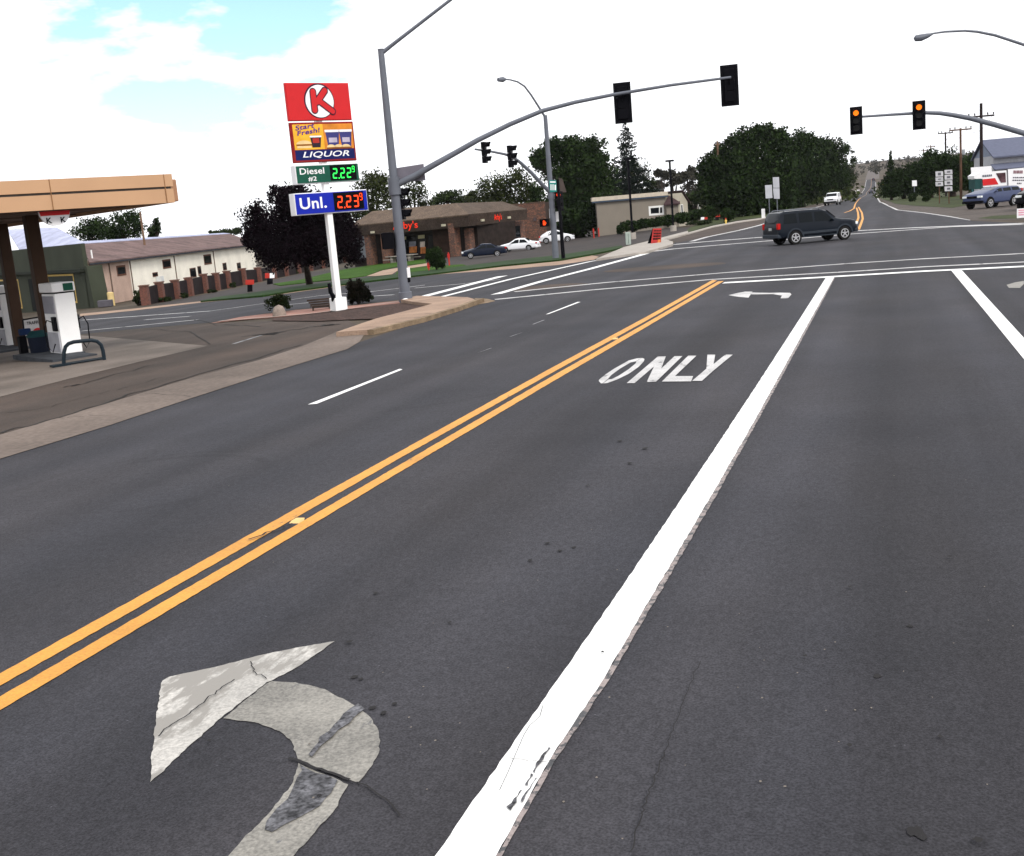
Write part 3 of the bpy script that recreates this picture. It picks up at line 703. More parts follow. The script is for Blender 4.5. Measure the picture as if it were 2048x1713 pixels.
multi_sheet('pavement_crack', [crack([(580, 1522), (592, 1527), (640, 1546), (700, 1566)], .018), crack([(698, 1566), (730, 1578), (772, 1604), (800, 1640)], .009), crack([(500, 1330), (512, 1352), (534, 1364)], .006), crack([(315, 1478), (370, 1440), (420, 1400), (470, 1365)], .008, 7),
    crack([(1400, 1330), (1372, 1400), (1345, 1470), (1330, 1510)], .004, 6), crack([(1330, 1512), (1300, 1590), (1282, 1640), (1262, 1713)], .006, 8), crack([(1010, 1523), (1060, 1530), (1110, 1532)], .004), crack([(1190, 1309), (1212, 1312), (1235, 1312)], .0035),
    crack([(1090, 1420), (1050, 1480), (1000, 1590)], .003, 3), crack([(500, 1085), (560, 1062), (585, 1052)], .022)], TAR, .0175)
multi_sheet('manhole_cover', [[G(1328, 535.5) + V((2.4 * math.cos(t) , 1.5 * math.sin(t), 0)) for t in [k * math.pi / 12 for k in range(24)]], [G(1090, 575) + V((1.5 * math.cos(t), 1.15 * math.sin(t), 0)) for t in [k * math.pi / 12 for k in range(24)]]], LOT, .0075)
def blot(x, y, r, seed):
    g = G(x, y); q = random.Random(seed); return [g + V((math.cos(a) * r * q.uniform(.6, 1.2), math.sin(a) * r * 1.3 * q.uniform(.6, 1.2), 0)) for a in [k * math.pi / 7 for k in range(14)]]
multi_sheet('oil_spot', [blot(x, y, r, i) for i, (x, y, r) in enumerate(((1755, 1355, .02), (1148, 1097, .02), (1820, 1255, .018), (1832, 1668, .035), (1845, 1678, .02), (708, 1358, .022), (722, 1362, .014), (745, 1420, .022), (768, 1430, .02), (790, 1412, .016), (1120, 1105, .018), (1095, 1090, .02), (1060, 1125, .02), (752, 1190, .02), (900, 1250, .014), (1880, 1480, .012), (1240, 885, .03), (1290, 900, .03), (1260, 930, .025), (1175, 975, .02), (1700, 1180, .014), (700, 1290, .02), (640, 1600, .012), (1955, 1690, .018), (1700, 1500, .012), (1610, 1320, .012), (1900, 1120, .014), (420, 1490, .012)))], TAR, .0078)
multi_sheet('light_grit', [blot(x, y, r, 50 + i) for i, (x, y, r) in enumerate([(rr.uniform(450, 2040), rr.uniform(850, 1710), rr.uniform(.003, .0065)) for _ in range(70)])], mat('pale grit', (.16, .14, .12)), .0062)
def jl(a, b, w): return ribbon([a, b], w)
multi_sheet('pavement_joint', [crack([(120, 838), (150, 836), (210, 832)], .012, 4), crack([(380, 795), (340, 792), (290, 790)], .010, 3)], TAR, .0145)
multi_sheet('lot_crack', [crack([(125, 775), (160, 770), (215, 755), (300, 732)], .05, 5), crack([(0, 868), (90, 845), (228, 801), (300, 780), (393, 751), (520, 718), (604, 691)], .06, 5), crack([(380, 640), (450, 652), (520, 655)], .05, 5), crack([(480, 675), (560, 668), (640, 652), (680, 650)], .09, 6), crack([(300, 660), (380, 665), (420, 690)], .04, 5), crack([(0, 830), (100, 815), (200, 790), (330, 755)], .02, 7)], mat('dark patching', (.028, .025, .024), var=.3), .0155)
multi_sheet('lot_marking', [ribbon([(467, 689), (522, 672)], .12)], FAINT, .012)
kj = MB()
for a_, b_ in (((759, 668), (752, 655)), ((800, 656), (790, 645)), ((840, 645), (828, 636)), ((862, 636), (850, 628)), ((905, 624), (896, 615))):
    p = G(b_[0], b_[1], .124); q2_ = G(a_[0], a_[1] + 1, .0); t_ = (P2(walk_top[3], .12) - P2(walk_top[2], .12)).normalized() * .018; nv = V((t_.y, -t_.x, 0)).normalized()
    kj.quad(p - t_, p + t_, p + t_ + nv * .2, p - t_ + nv * .2); 
kj.build('kerb_joint', TAR)['kind'] = 'structure'
# ONLY
z8 = lambda *p: chunk(*[(900 + a / 2.56, 520 + b / 2.56) for a, b in p])
OO = [(1197.5, 763.5), (1202.7, 769.3), (1214.4, 768), (1234, 761), (1257.6, 749.4), (1277.5, 735.4), (1288, 723.8), (1288, 718.5), (1272.8, 718.5), (1257.6, 722.6), (1228.4, 739), (1211, 750.6), (1199, 760.5)]
OI = [(1215.6, 761), (1223.8, 760.5), (1237.8, 753), (1257.6, 740), (1271.6, 728.4), (1271.6, 724.3), (1261, 726.7), (1240, 739), (1222.6, 751.8)]
O_A = [(1197.5, 763.5), (1199, 760.5), (1211, 750.6), (1228.4, 739), (1257.6, 722.6), (1272.8, 718.5), (1283, 717.5), (1271.6, 724.3), (1261, 726.7), (1240, 739), (1222.6, 751.8), (1215.6, 760), (1205, 768.5), (1202, 768.5)]
O_B = [(1284, 717.5), (1289, 719.5), (1288, 724), (1277.5, 735.4), (1257.6, 749.4), (1234, 761), (1214.4, 768), (1206, 768.8), (1216.5, 760.8), (1223.8, 760), (1237.8, 753), (1257.6, 740), (1271.6, 728.4), (1272.6, 724.4)]
lt = [chunk(*O_A), chunk(*O_B),
      z8((905, 635), (945, 635), (1105, 498), (1064, 499)), z8((1068, 500), (1105, 498), (1058, 624), (1010, 624)), z8((1008, 630), (1055, 629), (1190, 497), (1150, 497)),
      z8((1220, 495), (1262, 495), (1152, 600), (1245, 600), (1235, 627), (1085, 628)),
      z8((1318, 490), (1358, 490), (1350, 538), (1410, 490), (1448, 490), (1345, 575), (1290, 625), (1240, 625), (1313, 562))]
multi_sheet('lane_lettering', lt, WHITEW, .0095)
multi_sheet('turn_arrow', [chunk((1457, 591.5), (1478, 586.5), (1490, 584.5), (1505, 584.5), (1497, 596.5), (1478, 595), (1465, 593)), chunk((1500, 586), (1540, 587), (1560, 586.5), (1580, 587), (1583, 590), (1576, 598), (1561, 598), (1564, 592.5), (1545, 589.5), (1503, 590))], WHITEW, .0095)
multi_sheet('turn_arrow', [chunk((2013, 571), (2030, 566), (2048, 563), (2048, 569), (2040, 577), (2018, 577))], THERMO, .0095)
# reflectors between the yellow lines
for (x, y, l_) in ((594, 1045, 'yellow road reflector between the yellow lines, the nearer one'), (1230, 679, 'yellow road reflector between the yellow lines, the farther one')):
    g = G(x, y); tag(MB().prism([g + V((-.05, -.05, .004)), g + V((.05, -.05, .004)), g + V((.04, -.02, .022)), g + V((-.04, -.02, .022))], V((0, .09, 0))).build('road_reflector', mat('reflector amber', (.7, .45, .2))), l_, 'reflector')

# ================================================================== VEHICLES (local frame: +x forward, y left, z up)
def vehicle(name, label, cat, spec, loc, heading, scale=1.0, group=None):
    root = thing(name, loc, label, cat, group, rz=R_(90 - heading)); root.scale = (scale,) * 3
    W = spec['W'] / 2; ST = spec['st']; body = spec['body']
    # ring of a station: sill, flank, belt, shoulder, roof edge, roof crown
    def ring(st):
        x, zb, zbelt, zt, kb, kt = st
        wb = W * kb; wt = W * kt; zm = zb + (zbelt - zb) * .45
        h = [(wb * .90, zb), (wb * .985, zb + .10), (wb, zm), (wb * .97, zbelt), (wt, zt - min(.07, (zt - zbelt) * .3)), (wt * .86, zt), (wt * .4, zt + .015)]
        return [V((x, -y, z)) for y, z in h] + [V((x, y, z)) for y, z in reversed(h)]
    mb = MB(); rings = [ring(q) for q in ST]; n = len(rings[0])
    for r in rings: mb.v += [tuple(q) for q in r]
    for i in range(len(rings) - 1):
        for k in range(n):
            a = i * n + k; b = i * n + (k + 1) % n; mb.f.append((a, b, b + n, a + n))
    mb.f.append(tuple(range(n))); mb.f.append(tuple((len(rings) - 1) * n + k for k in reversed(range(n))))
    mb.build('body', body, root, smooth=True, local=True, angle=28)
    def side(x, t, sgn, off=.012):
        for q0, q1 in zip(ST, ST[1:]):
            if q0[0] <= x <= q1[0]:
                f = (x - q0[0]) / (q1[0] - q0[0]); q = [a + (b - a) * f for a, b in zip(q0, q1)]; break
        else: q = ST[0] if x < ST[0][0] else ST[-1]
        _, zb, zbelt, zt, kb, kt = q
        z0, z1 = zbelt, zt - min(.07, (zt - zbelt) * .3); y0, y1 = W * kb * .97, W * kt
        return V((x, sgn * (y0 + (y1 - y0) * t + off), z0 + (z1 - z0) * t))
    glass_m = spec.get('glass', DGLASS)
    for sgn in (-1, 1):
        for (xa0, xb0, xa1, xb1) in spec['win']:        # bottom from xa0 to xb0, top from xa1 to xb1
            w = MB(); m = 4
            for i in range(m):
                f0, f1 = i / m, (i + 1) / m
                w.quad(side(xa0 + (xb0 - xa0) * f0, .07, sgn), side(xa0 + (xb0 - xa0) * f1, .07, sgn), side(xa1 + (xb1 - xa1) * f1, .90, sgn), side(xa1 + (xb1 - xa1) * f0, .90, sgn))
            w.build('side_window', glass_m, root, local=True)
    for key, nm in (('ws', 'windshield'), ('rw', 'rear_window')):
        x0, z0, x1, z1, y0, y1 = spec[key]
        d = V((z1 - z0, 0, x0 - x1)).normalized(); 
        if (d.x > 0) != (key == 'ws'): d = -d
        o_ = d * .02
        MB().quad(V((x0, -y0, z0)) + o_, V((x0, y0, z0)) + o_, V((x1, y1, z1)) + o_, V((x1, -y1, z1)) + o_).build(nm, glass_m, root, local=True)
    for xw in spec['wx']:
        r = spec['wr']
        for sgn in (-1, 1):
            arch = MB().disc((xw, sgn * (W * 1.0 + .004), r * 1.0), (0, sgn, 0), r * 1.18, 24)
            arch.v = [(x, y, max(z, spec['sill'] + .02)) for x, y, z in arch.v]
            arch.build('wheel_arch', BLACKM, root, local=True)
            t = MB(); c = V((xw, sgn * (W - .10), r))
            t.tube([c - V((0, sgn * .11, 0)), c - V((0, sgn * .09, 0)), c + V((0, sgn * .10, 0)), c + V((0, sgn * .13, 0))], [r * .9, r, r, r * .92], 24)
            tw = t.build('wheel', RUBBER, root, smooth=True, local=True)
            rim = MB(); cc = c + V((0, sgn * .135, 0))
            rim.disc(cc, (0, sgn, 0), r * .66, 24, r0=r * .54); rim.disc(cc + V((0, sgn * .002, 0)), (0, sgn, 0), r * .17, 12)
            for k in range(5):
                a = k * 2 * math.pi / 5 + .3; e = V((math.cos(a), 0, math.sin(a))); s_ = V((-e.z, 0, e.x)) * r * .085
                rim.quad(cc + e * r * .1 + s_, cc + e * r * .6 + s_ * .8, cc + e * r * .6 - s_ * .8, cc + e * r * .1 - s_)
            rim.build('rim', ALLOY, tw, local=True)
    xf = ST[-1][0]; xr = ST[0][0]
    for sgn in (-1, 1):
        hz = spec['hz']; tz = spec['tz']
        MB().box((xf - .07, sgn * W * .72, hz), (.18, W * .42, .15)).build('headlight', HEADL, root, local=True, bevel=.03)
        MB().box((xr + .06, sgn * W * .86, tz), (.16, W * .22, spec.get('th', .24))).build('taillight', TAILL, root, local=True, bevel=.02)
        MB().box((spec['mx'], sgn * (W + .09), spec['mz']), (.12, .2, .14)).build('wing_mirror', body, root, local=True, bevel=.03)
    tr = spec.get('trim', BLACKM)
    MB().box((xf - .10, 0, spec['sill'] + .16), (.26, W * 1.92, .2)).build('bumper', tr, root, local=True, bevel=.05)
    MB().box((xr + .08, 0, spec['sill'] + .16), (.26, W * 1.94, .22)).build('bumper', tr, root, local=True, bevel=.05)
    MB().box((xf + .005, 0, spec['hz'] - .02), (.05, W * .9, .17)).build('grille', BLACKM, root, local=True)
    MB().box((xr - .015 + spec.get('plx', 0), 0, spec.get('plz', .75)), (.03, .32, .16)).build('number_plate', mat('plate', (.4, .42, .42)), root, local=True)
    for e in spec.get('extra', []): e(root, W)
    return root
def suv_spec(body, L=5.15, W=1.95, H=1.88, trim=None):
    a = L / 2
    return dict(body=body, W=W, sill=.38, trim=trim or BLACKM, wr=.40, wx=(-a + 1.05, a - .92), hz=.92, tz=1.10, th=.34, mx=.85, mz=1.22, plz=.95,
        st=[(-a, .52, 1.0, 1.10, .93, .86), (-a + .05, .46, 1.12, 1.30, .97, .86), (-a + .14, .42, 1.16, H - .22, .99, .83), (-a + .24, .40, 1.17, H - .05, 1, .82), (-a + .42, .40, 1.17, H + .01, 1, .83), (-a + 1.3, .38, 1.17, H + .03, 1, .84), (.30, .38, 1.16, H + .01, 1, .84), (.62, .38, 1.15, H - .09, 1, .83), (1.22, .38, 1.14, 1.33, 1, .86), (1.55, .38, 1.12, 1.25, 1, .88), (a - .45, .40, 1.08, 1.19, .99, .88), (a - .14, .44, .98, 1.10, .95, .86), (a, .48, .78, .96, .88, .78)],
        win=[(-a + .34, -a + 1.22, -a + .44, -a + 1.18), (-a + 1.36, -a + 2.22, -a + 1.36, -a + 2.20), (-a + 2.36, 1.02, -a + 2.36, .50)],
        ws=(1.20, 1.34, .66, H - .10, W * .41, W * .38), rw=(-a + .05, 1.24, -a + .17, H - .20, W * .40, W * .38))
def car_spec(body, L=4.6, W=1.76, H=1.42, arc=None, hatch=0, glass=None):
    a = L / 2
    st = arc or [(-a, .36, .72, .80, .84, .70), (-a + .12, .30, .84, .94, .93, .76), (-a + .55, .26, .88, 1.00, .99, .76), (-a + .85, .24, .90, 1.04, 1, .74), (-a + 1.45, .22, .90, H - .04, 1, .66), (-.05, .22, .90, H, 1, .66), (.25, .22, .89, H - .04, 1, .67), (1.0, .22, .86, 1.0, 1, .76), (1.35, .22, .82, .93, 1, .78), (a - .35, .26, .74, .82, .97, .78), (a - .1, .30, .64, .72, .90, .72), (a, .34, .52, .60, .78, .60)]
    return dict(body=body, W=W, sill=.24, trim=body, wr=.31, wx=(-a + .95, a - .85), hz=.66, tz=.82, th=.16, mx=.70, mz=.98, plz=.6, glass=glass or DGLASS,
        st=st, win=[(-a + 1.0, -.28, -a + 1.42, -.30), (-.20, .88, -.20, .34)], ws=(.98, 1.0, .30, H - .05, W * .39, W * .30), rw=(-a + .86, 1.03, -a + 1.42, H - .05, W * .37, W * .29))
def project(p):
    v = V(p) - CP; d = v.dot(FV); return (PW / 2 + FOC * v.dot(RV) / d, PH / 2 - FOC * v.dot(UV) / d)
def park(name, label, cat, spec, fw, rw, heading, side, group=None, lim=(.8, 1.2)):
    """place a vehicle from the photo points where its two wheels on one side meet the ground (side +1 = its left)"""
    h = R_(heading); f = V((math.sin(h), math.cos(h), 0)); l = V((-math.cos(h), math.sin(h), 0))
    mid = G((fw[0] + rw[0]) / 2, (fw[1] + rw[1]) / 2); wb = spec['wx'][1] - spec['wx'][0]
    a = project(mid + f * wb / 2); b = project(mid - f * wb / 2)
    s = abs(fw[0] - rw[0]) / max(1, abs(a[0] - b[0])); s = max(lim[0], min(lim[1], s))
    cx = (spec['wx'][1] + spec['wx'][0]) / 2
    p = mid - l * side * (spec['W'] / 2 * s) - f * cx * s
    return vehicle(name, label, cat, spec, gz(p), heading, s, group)
CARB = mat('dark blue green car paint', (.0045, .0075, .0135), rough=.3, var=.04, spec=.14, coat=.06)
CARN = mat('navy car paint', (.005, .009, .022), rough=.25, var=.04, spec=.22, coat=.06)
CARW = mat('white car paint', (.72, .73, .76), rough=.3, var=.02, spec=.5, coat=.05)
CARS = mat('silver blue car paint', (.046, .060, .125), rough=.3, var=.04, spec=.2, coat=.05)
CARG = mat('dark grey trim', (.028, .035, .045), rough=.5)
def suv_extra(root, W):
    for sgn in (-1, 1):
        MB().tube([(-2.1, sgn * W * .72, 1.90), (-2.0, sgn * W * .72, 1.97), (.1, sgn * W * .72, 1.97), (.2, sgn * W * .72, 1.90)], 0.03, 8).build('roof_rail', mat('rail grey', (.12, .13, .15), rough=.4), root, local=True)
        MB().box((.05, sgn * (W + .012), .62), (2.3, .03, .13)).build('side_moulding', CARG, root, local=True, bevel=.01)
        MB().box((.05, sgn * (W - .02), .40), (2.1, .16, .06)).build('running_board', CARG, root, local=True)
        for xw in (-1.525, 1.655):
            f = MB(); n = 14
            for k in range(n):
                a0, a1 = math.pi * k / n, math.pi * (k + 1) / n
                f.quad(*[V((xw + math.cos(a) * r, sgn * (W + .03), .40 + math.sin(a) * r)) for a, r in ((a0, .46), (a1, .46), (a1, .55), (a0, .55))])
            f.build('fender_flare', CARG, root, local=True)
sp = suv_spec(CARB, trim=CARG); sp['extra'] = [suv_extra]
park('suv', 'dark blue-green four-door SUV crossing the intersection, roof rails and alloy wheels', 'SUV', sp, (1690, 480), (1592, 490), 56, -1)
park('car', 'dark navy coupe parked nose-left in front of the stone restaurant', 'car', car_spec(CARN, 4.5, 1.75, 1.38), (941.5, 518), (995, 513.5), -112, 1, 'cars in the restaurant lot')
park('car', 'white sedan parked behind the navy coupe by the restaurant wall', 'car', car_spec(CARW, 4.6, 1.78, 1.44), (1013, 505), (1055, 502), -92, 1, 'cars in the restaurant lot')
L_ = 4.1; a_ = L_ / 2
beetle = [(-a_, .34, .55, .62, .70, .50), (-a_ + .15, .28, .78, .86, .88, .62), (-a_ + .45, .24, .88, 1.10, .98, .62), (-a_ + .9, .22, .92, 1.34, 1, .62), (-.45, .22, .92, 1.48, 1, .62), (.15, .22, .92, 1.47, 1, .63), (.5, .22, .90, 1.34, 1, .64), (1.0, .22, .88, 1.02, .99, .66), (1.4, .24, .82, .93, .96, .66), (a_ - .25, .28, .70, .80, .88, .60), (a_, .34, .48, .56, .66, .45)]
bs = car_spec(CARW, L_, 1.72, 1.48, arc=beetle); bs['win'] = [(-1.05, -.30, -.85, -.32), (-.2, .85, -.2, .45)]; bs['ws'] = (.98, 1.04, .50, 1.33, .66, .50); bs['rw'] = (-1.62, 1.10, -1.15, 1.34, .5, .46)
bs['wr'] = .33; bs['wx'] = (-1.27, 1.24); bs['mx'] = .6
park('car', 'white rounded two-door car parked right of the signal pole, nose to the right', 'car', bs, (1135.5, 484.5), (1092.6, 488), 72, -1, 'cars in the restaurant lot')
park('suv', 'white SUV coming towards the intersection on the far road', 'SUV', suv_spec(CARW, 4.9, 1.92, 1.86), (1676, 411), (1681, 409), 186, 1, lim=(1.0, 1.0))
ss = suv_spec(CARS, 4.7, 1.85, 1.50); ss['ws'] = (1.20, 1.30, .66, 1.42, .76, .70)
vehicle('suv', 'silver-blue SUV parked on the gravel lot in front of the red and white banner', 'SUV', ss, G(1985, 415.5), 222, 1.0, 'vehicles on the gravel lot')
vehicle('pickup_truck', 'black vehicle cut by the right edge of the photo, behind the pink and white sign', 'pickup truck', suv_spec(mat('black car paint', (.006, .006, .009), rough=.25, coat=.05), 5.0, 1.95, 1.85), G(2086, 417), 205, 1.0, 'vehicles on the gravel lot')
vehicle('car', 'small dark car driving away on the far road, the nearer of two', 'car', suv_spec(CARN, 4.7, 1.9, 1.75), G(1741.5, 388), -4, .9, 'cars far up the hill road')
vehicle('car', 'tiny dark car high on the far hill road, the farther of two', 'car', suv_spec(CARN, 4.7, 1.9, 1.75), G(1746.5, 362), -4, .9, 'cars far up the hill road')

# ================================================================== TRAFFIC SIGNALS
def signal_head(pos, heading, label, lit=None, plate=True, group='traffic light heads', s=1.0, bracket=None):
    """pos: centre of the housing's back; heading: where the lenses face"""
    h = R_(heading); f = V((math.sin(h), math.cos(h), 0)); rt = V((math.cos(h), -math.sin(h), 0)); up = V((0, 0, 1)); pos = V(pos)
    root = thing('traffic_light', pos, label, 'traffic light', group)
    M = Matrix((rt, f, up)).transposed()
    hb = MB()
    for k in (-1, 0, 1): hb.box(pos + f * .1 * s + up * .355 * s * k, (.335 * s, .20 * s, .345 * s), M=M)
    if bracket is not None: hb.tube([pos + f * .05, V(bracket)], .035, 6)
    hb.build('housing', BLACKM, root, bevel=.02)
    if plate:
        MB().box(pos + f * .07 * s, (.58 * s, .012, 1.32 * s), M=M).build('backplate', BLACKM, root, bevel=.0)
    for k in (1, 0, -1):
        c = pos + f * .205 * s + up * .355 * s * k
        vz = MB(); n = 14; r = .155 * s
        for i in range(n):
            a0 = -.35 * math.pi / 2 + (math.pi + .35 * math.pi) * i / n; a1 = -.35 * math.pi / 2 + (math.pi + .35 * math.pi) * (i + 1) / n
            p0 = c + rt * math.cos(a0) * r + up * math.sin(a0) * r; p1 = c + rt * math.cos(a1) * r + up * math.sin(a1) * r
            l0 = .17 + .10 * max(0, math.sin(a0)); l1 = .17 + .10 * max(0, math.sin(a1))
            vz.quad(p0, p1, p1 + f * l1 * s, p0 + f * l0 * s)
        vz.build('visor', BLACKM, root)
        m = LENS
        if lit and k == 1: m = lit
        MB().disc(c + f * .005, f, (.128 if m is not LENS else .148) * s, 20).build('lens', m, root)
    return root
def ped_head(pos, heading, label, lit=None, size=.42):
    h = R_(heading); f = V((math.sin(h), math.cos(h), 0)); rt = V((math.cos(h), -math.sin(h), 0)); up = V((0, 0, 1)); pos = V(pos)
    M = Matrix((rt, f, up)).transposed(); root = thing('pedestrian_signal', pos, label, 'pedestrian signal', 'pedestrian signals')
    MB().box(pos, (size, .2, size), M=M).box(pos + f * .13 + up * size * .5, (size * 1.05, .3, .02), M=M).box(pos + f * .13 + rt * size * .5, (.02, .3, size), M=M).box(pos + f * .13 - rt * size * .5, (.02, .3, size), M=M).build('housing', BLACKM, root)
    if lit:
        q = MB(); c = pos + f * .105
        def bar(x0, y0, x1, y1): q.quad(*[c - rt * x * size + up * y * size for x, y in ((x0, y0), (x1, y0), (x1, y1), (x0, y1))])
        bar(-.2, -.32, .16, .05)
        for i, t in enumerate((.28, .34, .31, .22)): bar(-.2 + i * .095, .06, -.13 + i * .095, t)
        bar(.17, -.14, .27, .06)
        q.build('hand_symbol', lit, root)
    return root
UP = V((0, 0, 1))
# nearest mast
b1 = G(812, 605); PL1 = Plane(b1, 74)
root = thing('signal_pole', b1, 'tall grey signal pole on the near corner with a long curved arm', 'signal pole', 'signal poles')
top1 = V((b1.x, b1.y, PL1.p(760, 100).z))
MB().tube([b1 - UP * .1, top1], [.185, .10], 18).build('pole', GALV, root, smooth=True)
MB().tube([b1, b1 + UP * .35, b1 + UP * .37], [.24, .23, .19], 18).build('base_collar', GALV, root, smooth=True)
arm = [PL1.p(x, y) for x, y in ((800, 371), (830, 352), (870, 329), (913, 305), (955, 281), (1020, 249), (1085, 222), (1150, 205), (1225, 190), (1340, 171), (1462, 155))]
arm[0] = V((b1.x, b1.y, arm[0].z))
MB().tube(arm, [.115 - .0075 * i for i in range(11)], 12).build('mast_arm', GALV, root, smooth=True)
MB().tube([arm[0] - UP * .30, arm[0] + UP * .28], [.205, .20], 16).build('arm_clamp', GALV, root, smooth=True)
MB().tube([PL1.p(x, y) for x, y in ((762, 108), (790, 86), (830, 55), (905, -3), (970, -40), (1040, -62), (1110, -66))], [.07, .06, .055, .05, .045, .04, .04], 10).build('lamp_arm', GALV, root, smooth=True)
MB().tube([top1, top1 + UP * .02], [.11, .11], 12).build('pole_cap', GALV, root)
lp = PL1.p(1125, -62); MB().tube([lp - PL1.e * .3, lp, lp + PL1.e * .35], [.07, .13, .04], 10).build('lamp_head', GALV, root, smooth=True)
q = MB(); P_ = [PL1.p(x, y, -.12) for x, y in ((789.5, 337), (847, 328), (851, 361), (794, 366))]; q.prism(P_, PL1.n * -.02); q.build('sign_panel', mat('sign back aluminium', (.15, .14, .17), rough=.45, var=.1), root)
c = PL1.p(812, 608, .15); 
q = MB(); q.tube([gz(c) + UP * -.02, gz(c) + UP * .10, gz(c) + UP * .16], [.17, .15, .07], 12); q.build('base_cover', WPAINT, root, smooth=True)
bx = PL1.p(815.5, 546, .02); M1 = Matrix((PL1.e, -PL1.n, UP)).transposed()
MB().box(bx + PL1.e * .03, (.10, .14, .34), M=M1).build('push_button', SWHITE, root, bevel=.01)
MB().box(bx - UP * .24 + PL1.e * .0, (.12, .16, .16), M=M1).build('button_box', BLACKM, root, bevel=.01)
signal_head(PL1.p(1245, 206, -.16), -6, 'black traffic light seen from behind, midway along the near curved arm', bracket=PL1.p(1245, 187))
signal_head(PL1.p(1459, 171, -.16), -6, 'black traffic light seen from behind at the outer tip of the near curved arm', bracket=PL1.p(1459, 155))
hc = PL1.p(796, 409, -.22); signal_head(hc, 82, 'black traffic light without backplate on the side of the near pole, visors pointing right', plate=False, s=1.0, bracket=V((b1.x, b1.y, hc.z)))
hc = PL1.p(781, 482, -.05); ped_head(hc, 200 + 40, 'dark pedestrian signal box on the left side of the near signal pole', size=.55)
# second mast, far left corner
b2 = G(1112, 520); PL2 = Plane(b2, 191); PX2 = Plane(b2, 71)
def p2(x, y):                       # the arm reaches towards the viewer and to the left
    return PLA.p(x, y)
PLA = Plane(b2, 214)
root = thing('signal_pole', b2, 'grey signal pole in front of the restaurant lot, lamp arm reaching left', 'signal pole', 'signal poles')
t2 = V((b2.x, b2.y, PX2.p(1090, 231).z))
MB().tube([b2 - UP * .1, t2], [.19, .11], 16).build('pole', GALV, root, smooth=True)
arm = [PLA.p(x, y) for x, y in ((1101, 387), (1085, 370), (1062, 345), (1040, 325), (1025, 314), (1010, 309), (985, 304), (950, 299))]; arm[0] = V((b2.x, b2.y, arm[0].z))
MB().tube(arm, [.12, .11, .10, .09, .08, .07, .06, .05], 12).build('mast_arm', GALV, root, smooth=True)
MB().tube([arm[0] - UP * .3, arm[0] + UP * .3], [.2, .2], 14).build('arm_clamp', GALV, root, smooth=True)
la = [PLA.p(x, y) for x, y in ((1091, 236), (1078, 215), (1062, 190), (1049, 173), (1035, 164), (1020, 160), (1008, 159))]
MB().tube(la, [.07, .06, .055, .05, .045, .04, .04], 10).build('lamp_arm', GALV, root, smooth=True)
c0 = PLA.p(1012, 159); c1 = PLA.p(996, 160); MB().tube([c0, c0.lerp(c1, .4), c1], [.05, .15, .10], 10).build('lamp_head', GALV, root, smooth=True)
q = MB(); q.prism([PX2.p(x, y, .2) for x, y in ((1098, 361), (1113, 361), (1114, 384), (1100, 385))], PX2.n * .02); nb = q.build('street_name_sign', mat('teal sign', (.02, .22, .20)), root)
q = MB(); 
for x0, y0, x1, y1 in ((1100, 363, 1111, 366), (1101, 369, 1103, 381), (1105, 369, 1107, 381), (1109, 370, 1112, 381)): q.quad(*[PX2.p(x, y, .23) for x, y in ((x0, y0), (x1, y0), (x1, y1), (x0, y1))])
q.build('lettering', SWHITE, nb)
signal_head(PLA.p(965, 306), 92, 'side-on traffic light at the outer end of the far left arm', plate=False, s=1.06)
signal_head(PLA.p(1017, 314), 92, 'side-on traffic light nearest the bend of the far left arm', plate=False, s=1.12)
signal_head(PX2.p(1121, 403, .05), 183, 'traffic light with its top lens lit red, beside the restaurant-side pole', lit=REDLIT, plate=False, s=1.05)
ped_head(PX2.p(1090, 446, .1), 185, 'pedestrian signal showing a red hand, left of the restaurant-side pole', lit=REDLIT, size=.42)
q = thing('sign_board', PX2.p(1108, 428), 'pair of small white signs strapped behind the restaurant-side pole', 'sign')
MB().prism([PX2.p(x, y, -.3) for x, y in ((1098, 418), (1106, 417), (1107, 436), (1099, 437))], PX2.n * .02).build('panel', SWHITE, q)
MB().prism([PX2.p(x, y, -.3) for x, y in ((1111, 424), (1119, 423), (1120, 443), (1112, 444))], PX2.n * .02).build('panel', SWHITE, q)
b_ = G(1127, 521)
q = thing('post', b_, 'slim black post standing just right of the restaurant-side signal pole', 'post')
MB().tube([b_, b_ + UP * 4.4], [.11, .08], 10).build('shaft', BLACKM, q); MB().prism([PX2.p(x, y, -.1) for x, y in ((1117, 356), (1125, 358), (1133, 385), (1118, 386))], PX2.n * .03).build('panel', mat('grey brown panel', (.07, .055, .05)), q)
# third mast, right: pole outside the frame, arm and two lit heads inside
PL3 = Plane(G(2048, 448) + V((0, 2, 0)), 77); b3 = PL3.p(2150, 300); b3 = gz(b3)
root = thing('signal_pole', b3, 'curved signal arm entering at the right edge, carrying two amber-lit traffic lights', 'signal pole', 'signal poles')
t3 = V((b3.x, b3.y, PL3.p(2135, 150).z))
MB().tube([b3 - UP * .1, t3], [.19, .11], 16).build('pole', GALV, root, smooth=True)
arm = [PL3.p(x, y) for x, y in ((2150, 322), (2090, 284), (2048, 267), (1990, 250), (1940, 237), (1905, 230.5), (1880, 227), (1850, 226), (1828, 227), (1780, 230), (1722, 234))]; arm[0] = V((b3.x, b3.y, arm[0].z))
MB().tube(arm, [.17, .15, .14, .13, .12, .11, .10, .09, .075, .065, .055], 12).build('mast_arm', GALV, root, smooth=True)
MB().tube([PL3.p(x, y) for x, y in ((2138, 165), (2090, 112), (2048, 90), (1990, 71), (1955, 64), (1930, 62), (1890, 64), (1862, 68))], [.08, .075, .07, .065, .06, .055, .05, .04], 10).build('lamp_arm', GALV, root, smooth=True)
